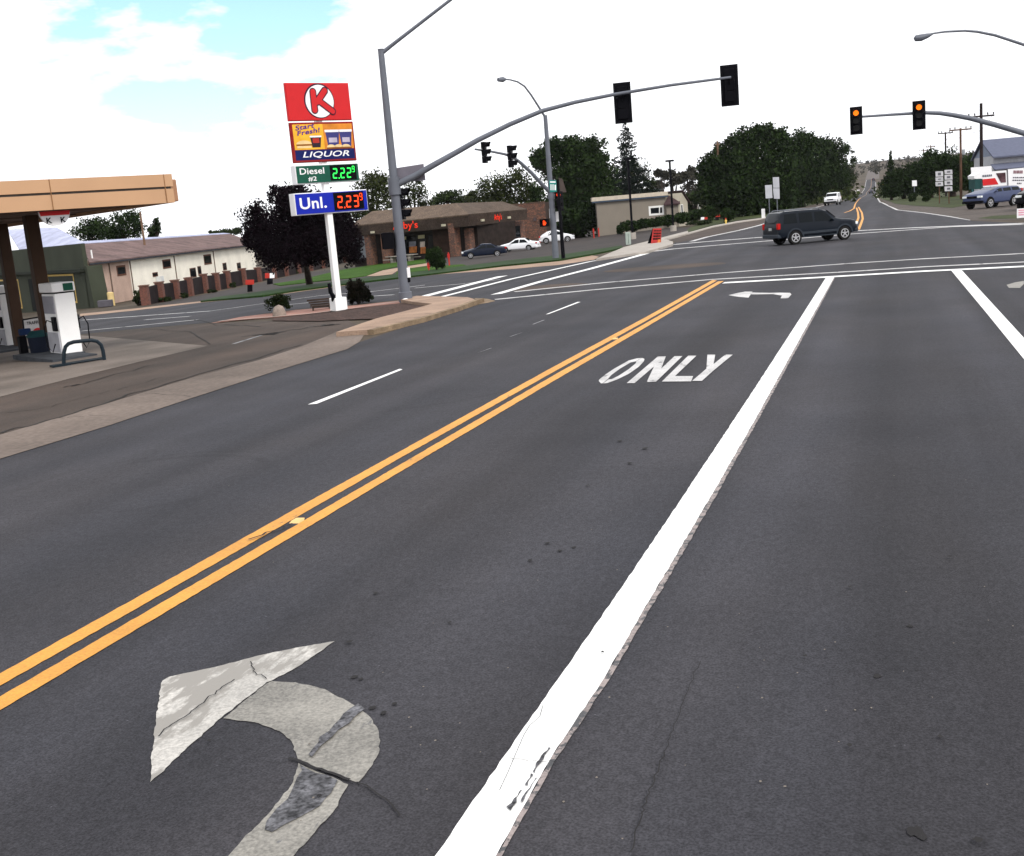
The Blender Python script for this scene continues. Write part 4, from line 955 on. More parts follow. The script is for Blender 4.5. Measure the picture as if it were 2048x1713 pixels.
MB().tube([PL3.p(x, y) for x, y in ((1866, 68), (1855, 72), (1842, 76), (1831, 77), (1828, 76))], [.04, .12, .17, .15, .05], 10).build('lamp_head', GALV, root, smooth=True)
signal_head(PL3.p(1712.5, 242, .1), 180, 'amber-lit traffic light at the tip of the right-hand arm, left of the pair', lit=AMBER, s=1.03)
signal_head(PL3.p(1838, 231, .1), 180, 'amber-lit traffic light mid-arm on the right, right of the pair', lit=AMBER, s=1.06)

# ================================================================== PRICE SIGN
bs_ = G(682, 623); S = Plane(bs_, 34)
root = thing('price_sign', bs_, 'tall fuel price sign on a white pole, red logo panel on top', 'sign')
e, n_ = S.e, S.n
def panel(name, s0, s1, z0, z1, m, back=.32, frame=SWHITE, border=.03, parent=root, side=None):
    c = S.at((s0 + s1) / 2, (z0 + z1) / 2, -back / 2)
    M = Matrix((e, -n_, UP)).transposed()
    cab = MB().box(c, (s1 - s0 + .0, back, z1 - z0), M=M).build(name, frame, parent, bevel=.01)
    f = MB().box(S.at((s0 + s1) / 2, (z0 + z1) / 2, .01), (s1 - s0 - border * 2, .03, z1 - z0 - border * 2), M=M).build('face', m, cab)
    return cab
def sq(x, y): return S.sz(x, y)
def rct(tl, tr, br, bl):
    P = [sq(*q) for q in (tl, tr, br, bl)]
    return (P[0][0] + P[3][0]) / 2, (P[1][0] + P[2][0]) / 2, (P[2][1] + P[3][1]) / 2, (P[0][1] + P[1][1]) / 2
s0, s1, z0, z1 = rct((568.9, 169.5), (695.7, 163), (703.8, 236), (578.5, 247.5))
k = panel('logo_panel', s0, s1, z0, z1, RED, frame=RED, border=.02, back=.10)
cx, cz, rr0 = s0 + (s1 - s0) * .50, z0 + (z1 - z0) * .52, (z1 - z0) * .455
dk = mat('logo dark outline', (.05, .012, .03), rough=.4)
MB().disc(S.at(cx, cz, .030), n_, rr0 * 1.02, 40).build('ring', dk, k)
MB().disc(S.at(cx + .01, cz - .01, .036), n_, rr0 * .95, 40).build('disc', SWHITE, k)
def Kshape(gr, off):
    q = MB(); H = rr0 * 1.40; x0 = cx - rr0 * .55; zb = cz - H * .5
    w = rr0 * .34
    def stroke(a, b, ww):
        a = V((a[0], a[1])); b = V((b[0], b[1])); d = (b - a).normalized(); t = V((-d.y, d.x)) * (ww / 2 + gr)
        pts = [a + t - d * gr, a - t - d * gr, b - t + d * gr, b + t + d * gr]; q.quad(*[S.at(p.x, p.y, off) for p in pts])
        for c_ in (a, b): q.quad(*[S.at(c_.x + math.cos(j * math.pi / 8) * (ww / 2 + gr), c_.y + math.sin(j * math.pi / 8) * (ww / 2 + gr), off + .0004) for j in range(16)])
    return q, stroke, x0, zb, H, w
q, st_, x0, zb, H, w = Kshape(.030, .041)
xm = x0 + w * .5
lines = [((xm, zb + w * .5), (xm, zb + H - w * .5), w)], [((xm + w * .6, zb + H * .46), (xm + rr0 * .80, zb + H * .92), w)], [((xm + w * .9, zb + H * .52), (cx + rr0 * .83, cz - rr0 * .62), w * .92)]
for i, ((a, b, ww),) in enumerate(lines):
    q, st_, *_ = Kshape(.035, .040 + i * .001); st_(a, b, ww); q.build('letter_outline', dk, k)
for i, ((a, b, ww),) in enumerate(lines):
    q, st_, *_ = Kshape(0, .046 + i * .001); st_(a, b, ww); q.build('letter', RED, k)
s0, s1, z0, z1 = rct((579.5, 248.5), (704.7, 240.8), (714, 319.8), (588, 328.5))
k = panel('poster_panel', s0, s1, z0, z1, mat('poster maroon', (.25, .02, .02)), frame=mat('poster frame red', (.30, .02, .02)), border=.02, back=.10)
W_, H_ = s1 - s0, z1 - z0
def R2(name, x0, y0, x1, y1, m, off=.03, sk=0): 
    return MB().quad(*[S.at(s0 + W_ * x, z0 + H_ * y, off) for x, y in ((x0, y0), (x1, y0), (x1 + sk, y1), (x0 + sk, y1))]).build(name, m, k)
R2('poster_field', .03, .32, .97, .95, YELP); R2('poster_field', .50, .32, .97, .95, ORGP, .032); R2('poster_stripe', .03, .06, .97, .31, NAVY, .030)
def ell(name, x, y, rx, ry, m, off, half=None):
    P = []
    for j in range(24):
        a = 2 * math.pi * j / 24
        if half and math.sin(a) < -.001: continue
        P.append(S.at(s0 + W_ * (x + rx * math.cos(a)), z0 + H_ * (y + ry * math.sin(a)), off))
    return MB().quad(*P).build(name, m, k)
brn = mat('poster brown', (.25, .09, .02)); crm = mat('poster cream', (.75, .55, .28)); dkc = mat('poster dark cup', (.03, .02, .03)); blc = mat('poster blue cup', (.05, .05, .18))
ell('burger', .18, .46, .12, .09, crm, .034, 1); R2('burger', .06, .42, .30, .455, brn, .035); R2('burger', .07, .36, .29, .415, crm, .035)
for (x, w, m) in ((.37, .085, dkc), (.64, .11, blc), (.85, .10, blc)):
    MB().quad(*[S.at(s0 + W_ * (x + a * w), z0 + H_ * y, .036) for a, y in ((-.75, .37), (.75, .37), (1, .62 if m is dkc else .74), (-1, .62 if m is dkc else .74))]).build('cup', m, k)
    R2('cup_lid', x - w * 1.08, .62 if m is dkc else .74, x + w * 1.08, .66 if m is dkc else .80, SWHITE, .037)
    R2('cup_label', x - w * .6, .48, x + w * .6, .60, REDP if m is dkc else mat('cup pale label', (.45, .4, .5)), .038)
for x in (.60, .72, .84): ell('sandwich', x, .36, .07, .07, crm, .040, 1)
R2('sandwich', .53, .325, .93, .355, brn, .041)
q = MB(); text_on(q, 'Start', S.at(s0 + W_ * .07, z0 + H_ * .80, .04), (e + UP * .12).normalized(), UP, w=W_ * .30, h=H_ * .12, shear=.1, bold=.02); text_on(q, 'Fresh!', S.at(s0 + W_ * .09, z0 + H_ * .67, .042), (e + UP * .12).normalized(), UP, w=W_ * .36, h=H_ * .12, shear=.1, bold=.02); q.build('lettering', mat('poster purple', (.10, .03, .22)), k)
q = MB(); text_on(q, 'LIQUOR', S.at(s0 + W_ * .14, z0 + H_ * .10, .036), e, UP, w=W_ * .74, h=H_ * .17, shear=.25, bold=.012); q.build('lettering', SWHITE, k)
s0, s1, z0, z1 = rct((589, 332.5), (715.4, 325), (720, 362), (594, 369.9)); W_, H_ = s1 - s0, z1 - z0
k = panel('diesel_price_panel', s0, s1, z0, z1, GREENP)
R2('display', .53, .10, .95, .92, BLACKM, .03)
q = MB(); text_on(q, 'Diesel', S.at(s0 + W_ * .06, z0 + H_ * .50, .03), e, UP, w=W_ * .38, h=H_ * .34, bold=.012); text_on(q, '#2', S.at(s0 + W_ * .18, z0 + H_ * .12, .03), e, UP, w=W_ * .13, h=H_ * .26, bold=.012); q.build('lettering', SWHITE, k)
def price(chars, m, px, pw):
    dw, dh, t = W_ * .075, H_ * .56, W_ * .017
    for ch, x in zip(chars[:3], (.565, .685, .79)):
        q = MB(); seg_digit(q, ch, S.at(s0 + W_ * x, z0 + H_ * .20, .036), e, UP, dw, dh, t); q.build('price_digit', m, k)
    MB().quad(*[S.at(s0 + W_ * x, z0 + H_ * y, .036) for x, y in ((.655, .18), (.670, .18), (.670, .25), (.655, .25))]).build('decimal_point', m, k)
    q = MB(); seg_digit(q, '9', S.at(s0 + W_ * .882, z0 + H_ * .50, .036), e, UP, W_ * .042, H_ * .34, W_ * .010); q.build('price_digit', m, k)
price('222', LEDG, 0, 0)
s0, s1, z0, z1 = rct((588, 389), (732.7, 377.6), (736.5, 419), (592, 434.4)); W_, H_ = s1 - s0, z1 - z0
k = panel('unleaded_price_panel', s0, s1, z0, z1, BLUEP, back=.36)
R2('display', .52, .10, .94, .92, BLACKM, .03)
q = MB(); text_on(q, 'Unl.', S.at(s0 + W_ * .06, z0 + H_ * .26, .03), e, UP, w=W_ * .36, h=H_ * .52, bold=.02); q.build('lettering', SWHITE, k)
price('223', LEDR, 0, 0)
M_ = Matrix((e, -n_, UP)).transposed()
pc = S.p(677, 610, -.16); pt = S.p(662, 440, -.16); pz = V((pc.x, pc.y, 0)); gz0 = terr(pc.x, pc.y)
MB().box((pz.x, pz.y, (gz0 + 7.0) / 2 + .1), (.21, .21, 7.0 - gz0 - .2), M=M_).build('pole', WPAINT, root, bevel=.02)
MB().box((pz.x, pz.y, gz0 + .22), (.46, .42, .50), M=M_).build('pole_base', WPAINT, root, bevel=.03)
# narrow fixtures at the sign's foot
b_ = G(671, 623); q = thing('post', b_, 'narrow dark post leaning beside the foot of the fuel price sign', 'post')
MB().tube([b_, S.p(666, 592, .0), S.p(661, 585, 0), S.p(658, 567, 0)], [.07, .08, .07, .06], 8).build('shaft', BLACKM, q); c = S.p(668, 553, -.3)
MB().box(c, (.14, .12, .28), M=M_).build('meter_box', mat('meter grey', (.4, .4, .45)), q, bevel=.02)

# ================================================================== FUEL STATION
def xf(pl, pts, off=0): return [pl.p(x, y, off) for x, y in pts]
def slab(name, pl, pts, m, parent, off=0, thick=.05):
    return MB().prism(xf(pl, pts, off), pl.n * -thick).build(name, m, parent)
HD = 31
e1 = V((math.sin(R_(HD)), math.cos(R_(HD)), 0)); e2 = V((-e1.y, e1.x, 0))      # e2 runs away to the left
gb = G(128, 719)
FP = Plane(gb - e2 * 2.1, HD)
sc_, zb_ = FP.sz(349, 405.5); _, zt_ = FP.sz(344, 348.5)
root = thing('canopy', gz(gb), 'tan flat canopy on brown columns over the fuel pumps', 'canopy')
Mc = Matrix((e1, -e2, UP)).transposed()
def cbox(name, a0, a1, b0, b1, z0, z1, m, parent, bevel=0):       # a along e1 from FP origin, b away along e2
    c = FP.at((a0 + a1) / 2, (z0 + z1) / 2, 0) + e2 * (b0 + b1) / 2
    return MB().box(c, (a1 - a0, abs(b1 - b0), z1 - z0), M=Mc).build(name, m, parent, bevel=bevel)
CW, CL = 11.0, 30.0; zm_ = zb_ + (zt_ - zb_) * .53
fs = cbox('fascia', sc_ - CW, sc_, -.04, .10, zb_, zm_ - .03, CANOPY, root)
cbox('fascia', sc_ - CW, sc_, -.06, .10, zm_ + .03, zt_, CANOPY, root)
cbox('groove', sc_ - CW, sc_ - .05, .0, .10, zm_ - .03, zm_ + .03, mat('groove dark', (.10, .09, .08)), root)
cbox('fascia', sc_ - .12, sc_ + .02, .101, CL, zb_, zt_ - .02, CANOPY, root)
cbox('fascia', sc_ - CW, sc_ - CW + .1, .101, CL, zb_, zt_ - .02, CANOPY, root)
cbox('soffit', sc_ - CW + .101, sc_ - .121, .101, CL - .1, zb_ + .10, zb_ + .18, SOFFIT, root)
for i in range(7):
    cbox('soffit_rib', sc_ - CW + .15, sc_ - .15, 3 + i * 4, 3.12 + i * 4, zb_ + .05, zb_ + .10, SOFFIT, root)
for x in (101, -60): 
    u = FP.sz(x, 392)[0]; cbox('panel_seam', u - .012, u + .012, -.066, -.061, zb_, zt_, mat('seam', (.25, .13, .06)), root)
u = FP.sz(329, 380)[0]; cbox('panel_seam', u - .012, u + .012, -.066, -.061, zb_, zt_, MATS['seam'], root)
cbox('side_sign', sc_ + .021, sc_ + .30, .35, 2.6, zb_ + .04, zt_ - .12, mat('sign edge brown', (.36, .20, .12)), root, bevel=.03)
uc, zc = FP.sz(109, 424, -.3); uw = FP.sz(140, 424, -.3)[0] - uc
P_ = [FP.at(uc + uw * math.cos(a), zb_ - .02 + uw * .95 * math.sin(a), -.3) for a in [math.pi + math.pi * j / 16 for j in range(17)]]
hs = MB().prism(P_, e2 * .08).build('half_round_sign', SWHITE, root)
MB().quad(*[FP.at(uc + a, zb_ - .02 - d, -.29) for a, d in ((-uw, .0), (uw, .0), (uw * .93, .11), (-uw * .93, .11))]).build('band', RED, hs)
q = MB(); text_on(q, 'K', FP.at(uc - .24, zb_ - .32, -.285), e1, UP, w=.14, h=.14, bold=.02); text_on(q, 'K', FP.at(uc + .12, zb_ - .32, -.285), e1, UP, w=.14, h=.14, bold=.02); q.build('lettering', BLACKM, hs)
zcol = zb_ + .1
for (x, y, w) in ((104, 711, .36), (42, 697, .36)):
    g = G(x, y); MB().box((g.x, g.y, (g.z + zcol) / 2 - .02), (w, w, zcol - g.z - .04), M=Mc).build('column', COLB, root, bevel=.02)
for k_ in range(2):
    g = gb + e2 * (11 + 8 * k_) + e1 * .3; g = gz(g); MB().box((g.x, g.y, (g.z + zcol) / 2), (.3, .3, zcol - g.z - .04), M=Mc).build('column', COLB, root)

def pump(px_bl, px_br, ztop_px, label):
    g0 = G(*px_bl); P = Plane(g0, HD); w = P.sz(*px_br)[0]; w = max(.45, min(.75, w)); zt = P.p(*ztop_px).z; L = 1.05
    root = thing('fuel_pump', gz(g0), label, 'fuel pump', 'fuel pumps')
    z0 = g0.z
    def b(name, a0, a1, b0, b1, za, zb, m, par=root, bevel=0):
        c = g0 + e1 * (a0 + a1) / 2 + e2 * (b0 + b1) / 2; c.z = (za + zb) / 2
        return MB().box(c, (a1 - a0, b1 - b0, zb - za), M=Mc).build(name, m, par, bevel=bevel)
    cb = b('cabinet', 0, w, 0, L, z0 + .10, zt - .30, WPAINT, bevel=.015)
    b('plinth', -.04, w + .04, -.06, L + .06, z0, z0 + .10, DKBLUE)
    top = b('top_sign', -.05, w + .05, -.02, L + .02, zt - .26, zt, WPAINT, bevel=.03)
    b('green_patch', w * .48, w * .98, -.028, -.021, zt - .235, zt - .03, GREENP, top)
    b('neck', .03, w - .03, .03, L - .03, zt - .30, zt - .26, BLACKM)
    for sd, a0, a1 in (('l', -.03, 0), ('r', w, w + .03)):
        b('display_panel', a0, a1, .10, L - .10, zt - .85, zt - .36, mat('pump grey', (.30, .30, .34)))
        b('nozzle_boot', a0 - (.05 if sd == 'l' else 0), a1 + (.05 if sd == 'r' else 0), .12, .34, z0 + .75, z0 + 1.15, BLACKM)
        b('lower_door', a0, a1, .08, L - .08, z0 + .15, z0 + .70, mat('pump light grey', (.42, .42, .46)))
        s = -1 if sd == 'l' else 1; x = 0 if sd == 'l' else w
        o_ = g0 + e1 * (x + s * .08) + e2 * .22; 
        MB().tube([o_ + UP * 1.0, o_ + e1 * s * .16 + UP * 1.08, o_ + e1 * s * .26 + UP * .85, o_ + e1 * s * .24 + UP * .35, o_ + e1 * s * .12 + UP * .18, o_ + e1 * s * .02 + UP * .4], .018, 7).build('hose', BLACKM, root, smooth=True)
    return root
pump((128, 716), (167, 711), (116, 566), 'white fuel pump with blank end panel behind the nearer hoop guard')
pump((17, 699), (35, 697), (4, 572), 'white fuel pump cut by the left edge, beside the farther brown column')
def island(g, w, L, label):
    c = g + e1 * w / 2 + e2 * L / 2; c = gz(c); c.z += .06
    return tag(MB().box(c, (w + .7, L, .13), M=Mc).build('pump_island', mat('island edge dark', (.05, .055, .065), var=.3)), label, 'pump island')
island(G(133, 722), .5, 3.4, 'low dark-edged kerb island under the nearer fuel pump')
island(G(18, 705), .5, 3.2, 'low dark-edged kerb island under the farther fuel pump')
ga, gc_ = G(127.5, 733.5), G(209, 721.5); GP = Plane(ga, math.degrees(math.atan2((gc_ - ga).x, (gc_ - ga).y)))
root = thing('hoop_guard', ga, 'low dark steel hoop guard bolted in front of the nearer fuel pump', 'guard rail')
MB().tube([GP.p(*q) for q in ((127.5, 734), (127.5, 718), (128, 705), (131, 694), (137, 688), (147, 684.5), (165, 682.5), (183, 681), (194, 683), (202, 690), (206, 702), (209, 722))], .048, 10).build('hoop', DKBLUE, root, smooth=True)
MB().tube([GP.p(129, 729), GP.p(208, 716.5)], .035, 8).build('bottom_rail', DKBLUE, root)
MB().box(GP.p(121, 733) + UP * .03, (.45, .25, .05), M=Mc).build('foot_plate', DKBLUE, root)
# bin, squeegee box and poster frame on the island
g = G(82, 716); root = thing('trash_can', g, 'dark blue bin standing between the two fuel pump columns', 'bin')
MB().tube([g, g + UP * .62], [.24, .29], 14).build('body', mat('bin dark blue', (.010, .014, .028)), root, smooth=True)
MB().tube([g + UP * .62, g + UP * .66, g + UP * .80], [.31, .31, .18], 14).build('lid', mat('bin lid teal', (.012, .05, .055)), root, smooth=True)
g = G(49, 711); root = thing('squeegee_stand', g, 'thin black squeegee stand left of the dark blue bin', 'stand')
MB().box(g + UP * .30, (.24, .24, .6), M=Mc).build('body', BLACKM, root, bevel=.03); MB().box(g + UP * .72 + e1 * .12, (.34, .2, .2), M=Mc).build('bucket', mat('bucket blue', (.012, .03, .09)), root, bevel=.03)
TP = Plane(G(62, 708), HD); root = thing('poster_frame', G(62, 708), 'black framed poster reading TRAFFIC beside the fuel pump column', 'poster')
fr = MB(); P_ = xf(TP, ((45.5, 640), (88, 633), (93, 668), (49, 674)), 0)
MB().prism(P_, TP.n * -.03).build('sheet', mat('poster white', (.62, .60, .60)), root)
for a, b in ((0, 1), (1, 2), (2, 3), (3, 0)): fr.tube([P_[a], P_[b]], .025, 6)
fr.tube([P_[3], TP.p(53, 706)], .025, 6); fr.tube([P_[2], TP.p(97, 702)], .025, 6); fr.build('frame', BLACKM, root)
q = MB(); text_on(q, 'TRAFFIC', TP.p(54, 650.5, .01), e1, UP, w=.44, h=.10, bold=.02); q.build('lettering', BLACKM, root)
q = MB(); c = TP.p(77, 668, .01)
for j in range(10):
    a0, a1 = math.pi * j / 10, math.pi * (j + 1) / 10; q.quad(*[c + e1 * math.cos(a) * r + UP * math.sin(a) * r for a, r in ((a0, .12), (a1, .12), (a1, .19), (a0, .19))])
q.build('red_arc', RED, root)
# planting corner
def rock(name, g, pts, m, label):
    P = Plane(g, 60); base = P.p(*pts[0]); k = D(g) / FOC
    w = pts[1] * k; h = pts[2] * k; mb = MB(); rr = random.Random(5)
    n, mm = 12, 7
    for i in range(mm + 1):
        t = i / mm; r = math.sqrt(max(0, 1 - t ** 2.6)) * (1.0 if t else 1.02)
        for j in range(n):
            a = 2 * math.pi * j / n; f = 1 + rr.uniform(-.06, .06)
            mb.v.append((g.x + math.cos(a) * w / 2 * r * f, g.y + math.sin(a) * w * .4 * r * f, g.z - .05 + t * h + rr.uniform(-.01, .01)))
    for i in range(mm):
        for j in range(n): mb.f.append((i * n + j, i * n + (j + 1) % n, (i + 1) * n + (j + 1) % n, (i + 1) * n + j))
    mb.f.append(tuple(mm * n + j for j in range(n)))
    return tag(mb.build(name, m, smooth=True, angle=60), label, 'boulder')
rock('boulder', G(559.5, 634), ((559, 634), 30, 27), mat('pale boulder', (.27, .22, .19), var=.2, scale=6, fine=.2, fscale=30, bump=.5), 'pale rounded boulder in front of the smaller bush by the fuel sign')
def bush(name, x, ybase, w, h, kind, label, n=2500, size=.07, cat='bush', group=None, dep=.8, lobes=7, stem=True):
    g = G(x, ybase); k = D(g) / FOC; TREEN[0] += 1; rr = random.Random(TREEN[0] * 3 + 1)
    root = thing(name, g, label, cat, group); W2, H2 = w * k / 2, h * k
    bl = [((g.x, g.y, g.z + H2 * .5), (W2 * .85, W2 * .85 * dep, H2 * .46))]
    for j in range(lobes):
        a = rr.uniform(0, 6.28); r = rr.uniform(.35, .6)
        bl.append(((g.x + math.cos(a) * W2 * r, g.y + math.sin(a) * W2 * r * dep, g.z + H2 * rr.uniform(.3, .75)), (W2 * .42, W2 * .42, H2 * .28)))
    leaves('foliage', bl, n, size, LV[kind], root, seed=TREEN[0], clump=.22)
    if stem:
        q = MB()
        for j in range(5):
            a = rr.uniform(0, 6.28); q.tube([g, g + V((math.cos(a) * W2 * .3, math.sin(a) * W2 * .3, H2 * .5))], [.03, .012], 5)
        q.build('stem', BARK, root)
    return root
bush('bush', 558, 627, 62, 46, 'bush', 'loose green bush behind the pale boulder at the station corner', n=2600, size=.085)
bush('bush', 717, 609, 62, 52, 'redbush', 'dense dark bush right of the white fuel sign pole', n=4200, size=.08)
bush('ground_shrub', 738, 605, 24, 16, 'bush', 'low green tuft at the right foot of the dense dark bush', n=700, size=.07)
bp = Plane(G(640, 621), 62); g = G(640, 621); root = thing('bench', g, 'weathered brown slatted bench left of the white fuel sign pole', 'bench')
wd = mat('weathered slats', (.050, .036, .030), var=.3, scale=5)
kk = D(g) / FOC
for j in range(4):
    z = g.z + .42 - j * .085; c = bp.at(0, z, .10 - j * .035); a = bp.sz(614 + j * 3, 605)[0]; b = bp.sz(669 - j, 601)[0]
    MB().prism([bp.at(a, z, .1 - j * .03), bp.at(b, z, .1 - j * .03), bp.at(b, z - .06, .1 - j * .03), bp.at(a, z - .06, .1 - j * .03)], bp.n * -.03).build('slat', wd, root)
a = bp.sz(620, 612)[0]; b = bp.sz(664, 608)[0]
for j in range(3): MB().prism([bp.at(a, g.z + .16, .12 + j * .11), bp.at(b, g.z + .16, .12 + j * .11), bp.at(b, g.z + .16, .20 + j * .11), bp.at(a, g.z + .16, .20 + j * .11)], UP * .03).build('slat', wd, root)
for u_ in (a + .1, b - .1): MB().box(bp.at(u_, g.z + .10, .22), (.06, .34, .2), M=Matrix((bp.e, -bp.n, UP)).transposed()).build('leg', wd, root)

# ================================================================== LEFT BUILDINGS
# long stucco building
hdw = -17.6
dw = 88.0; pw = at_depth(171, 527.6, dw); WB = Plane(pw, hdw); ze = pw.z; gw = gz(pw)
root = thing('long_building', gw, 'long low stucco building with rusty metal roof behind the brick-pillared fence', 'building')
uR = WB.sz(509, 500)[0]; uT = WB.sz(262, 560)[0]; ug = WB.sz(176, 560)[0]
zg = terr(*(WB.at(uR / 2, 0).xy)) - .8
def wq(pl, u0, u1, z0, z1, off=0): return [pl.at(u0, z0, off), pl.at(u1, z0, off), pl.at(u1, z1, off), pl.at(u0, z1, off)]
MB().prism(wq(WB, ug, uT, zg - .5, ze), WB.n * -.3).build('wall', STUCT, root)
MB().prism(wq(WB, uT + .001, uR, zg - .8, ze - .0, .0), WB.n * -.3).build('wall', STUCW, root)
MB().prism(wq(WB, WB.sz(176, 500, -9)[0], uR, zg - .5, ze, -9), WB.n * -.3).build('wall', STUCT, root)
rb = Plane(WB.at(0, 0, -6), hdw); zr = rb.p(172, 486.5).z; uRr = rb.sz(455, 468)[0]
roof = MB().prism([WB.at(ug - .4, ze - .02, .45), WB.at(uR + .5, ze - .02, .45), WB.at(uRr, zr - .12, -5.8), WB.at(WB.sz(166, 490, -5.8)[0], zr - .12, -5.8)], V((0, 0, .10))).build('roof', ROOFB, root)
MB().prism([WB.at(WB.sz(166, 490, -5.6)[0], zr - .10, -5.6), WB.at(uRr, zr - .10, -5.6), WB.at(uRr, zr + .05, -6.5), WB.at(WB.sz(166, 488, -6.8)[0], zr + .12, -6.8)], V((0, 0, .08))).build('ridge_sheet', ROOFL, root)
MB().prism([WB.at(WB.sz(172, 490, -9.5)[0], ze - .12, -9.5), WB.at(uR + .5, ze - .12, -9.5), WB.at(uRr, zr - .02, -6.6), WB.at(WB.sz(168, 490, -6.6)[0], zr - .02, -6.6)], V((0, 0, .08))).build('roof', ROOFB, root)
MB().prism(wq(WB, ug - .4, uR + .5, ze - .14, ze - .02, .47), WB.n * .04).build('gutter', mat('dark gutter', (.03, .035, .045)), root)
FRM = mat('window frame brown', (.12, .055, .035)); 
def win_px(pl, x0, y0, x1, y1, par, name='window', fm=FRM, gm=DGLASS, fr=.10, off=.03):
    a = pl.sz((x0 + x0) / 2, (y0 + y1) / 2, off); b = pl.sz(x1, (y0 + y1) / 2, off); zt = pl.sz((x0 + x1) / 2, y0, off)[1]; zb = pl.sz((x0 + x1) / 2, y1, off)[1]
    f = MB(); u0, u1 = a[0], b[0]
    for q in ((u0, u1, zt - fr, zt), (u0, u1, zb, zb + fr), (u0, u0 + fr, zb + fr, zt - fr), (u1 - fr, u1, zb + fr, zt - fr)): f.prism(wq(pl, q[0], q[1], q[2], q[3], off), pl.n * -.06)
    w = f.build(name, fm, par)
    MB().prism(wq(pl, u0 + fr, u1 - fr, zb + fr, zt - fr, off - .015), pl.n * -.02).build('pane', gm, w)
    return w
for q in ((234, 531, 252, 552), (325.5, 519, 342, 537.5), (408, 509, 423, 529.5), (305.6, 545, 316, 554), (446, 526, 453.5, 541), (474.5, 525.5, 482, 541)): win_px(WB, *q, root, fr=.14 if q[2] - q[0] > 12 else .08)
for q in ((380.5, 536, 392.5, 556), (396, 532.5, 403, 552)): win_px(WB, *q, root, name='door', fr=.08)
for x, y0, y1 in ((220, 524, 579), (262, 519, 578), (350, 512, 560), (428, 504, 545)):
    u_ = WB.sz(x, (y0 + y1) / 2)[0]; MB().tube([WB.at(u_, ze - .2, .05), WB.at(u_, zg + .3, .05)], .05, 6).build('downpipe', mat('pipe tan', (.14, .10, .08)), root)
u_ = WB.sz(198.5, 512)[0]; MB().tube([WB.at(u_, ze + .2, -.6), WB.at(u_, ze + 1.0, -.6)], .07, 6).build('vent_pipe', WPAINT, root)
acp = WB.p(320, 558.5, .3); MB().box(acp, (.7, .5, .5), M=Matrix((WB.e, -WB.n, UP)).transposed()).build('air_conditioner', mat('unit white', (.6, .62, .62)), root)
g = G(224, 612); g2 = Plane(g, 40)
root = thing('tank', g, 'pale yellow tank against the tan stucco wall', 'tank'); kx = D(g) / FOC
MB().tube([g, g + UP * 26 * kx, g + UP * 27 * kx], [6.5 * kx, 6.5 * kx, 5 * kx], 14).build('body', mat('tank yellow', (.62, .47, .22), var=.08), root, smooth=True)
MB().tube([g + UP * 27 * kx, g + UP * 29 * kx], [2 * kx, 2 * kx], 8).build('cap', mat('tank cap', (.4, .35, .25)), root)
g = G(212, 615); tag(MB().box(g + UP * .28, (1.0, .6, .5), rz=.4).build('utility_box', mat('box grey', (.09, .085, .10)), bevel=.05), 'low grey box on the ground left of the yellow tank', 'utility box')
# green shop front
GP_ = Plane(G(181, 617), 122); gg = G(181, 617)
root = thing('green_building', gg, 'olive green shop building with pale metal roof behind the fuel pumps', 'building')
zt = GP_.p(159, 488).z; zg = gg.z - .8; ua = GP_.sz(-160, 500)[0]; ub = 0.0
MB().prism(wq(GP_, ua, ub, zg, zt), GP_.n * -.3).build('wall', GREENW, root)
za = GP_.p(160, 536).z
bd = V((math.sin(R_(-40)), math.cos(R_(-40)), 0)) * 8
MB().prism([GP_.at(0, za, .0), GP_.at(0, zg, .0), GP_.at(0, zg, 0) + bd, GP_.at(0, za, 0) + bd], GP_.e * -.3).build('wall', GREENW, root)
MB().prism([GP_.at(.001, za + .1, 0), GP_.at(.001, zg, 0), GP_.at(1.1, zg, 0), GP_.at(.45, za + .1, 0)], GP_.n * -1.2).build('buttress', GREENW, root)
u0, u1 = ua, GP_.sz(165, 540)[0]; zz = GP_.p(100, 541).z
MB().prism(wq(GP_, ua, 0, zz - .25, zz, .35), GP_.n * -.34).build('awning_band', mat('dark green band', (.022, .026, .020)), root)
MB().prism([GP_.at(GP_.sz(30, 505)[0], zt - .05, -.4), GP_.at(-.3, zt - .05, -.4), GP_.at(GP_.sz(113, 457, -5)[0], GP_.p(113, 457, -5).z, -5), GP_.at(GP_.sz(14, 461, -5)[0], GP_.p(14, 461, -5).z, -5)], V((0, 0, .08))).build('roof', ROOFL, root)
YF = mat('yellow frame', (.55, .38, .12)); 
win_px(GP_, 98, 549, 150, 606, root, fm=YF, gm=mat('shop interior', (.03, .035, .03)), fr=.14)
win_px(GP_, -40, 560, 40, 616, root, fm=YF, gm=MATS['shop interior'], fr=.14)
win_px(GP_, 60, 556, 86, 625, root, name='door', fm=GREENW, gm=mat('door dark', (.005, .006, .006)), fr=.08)
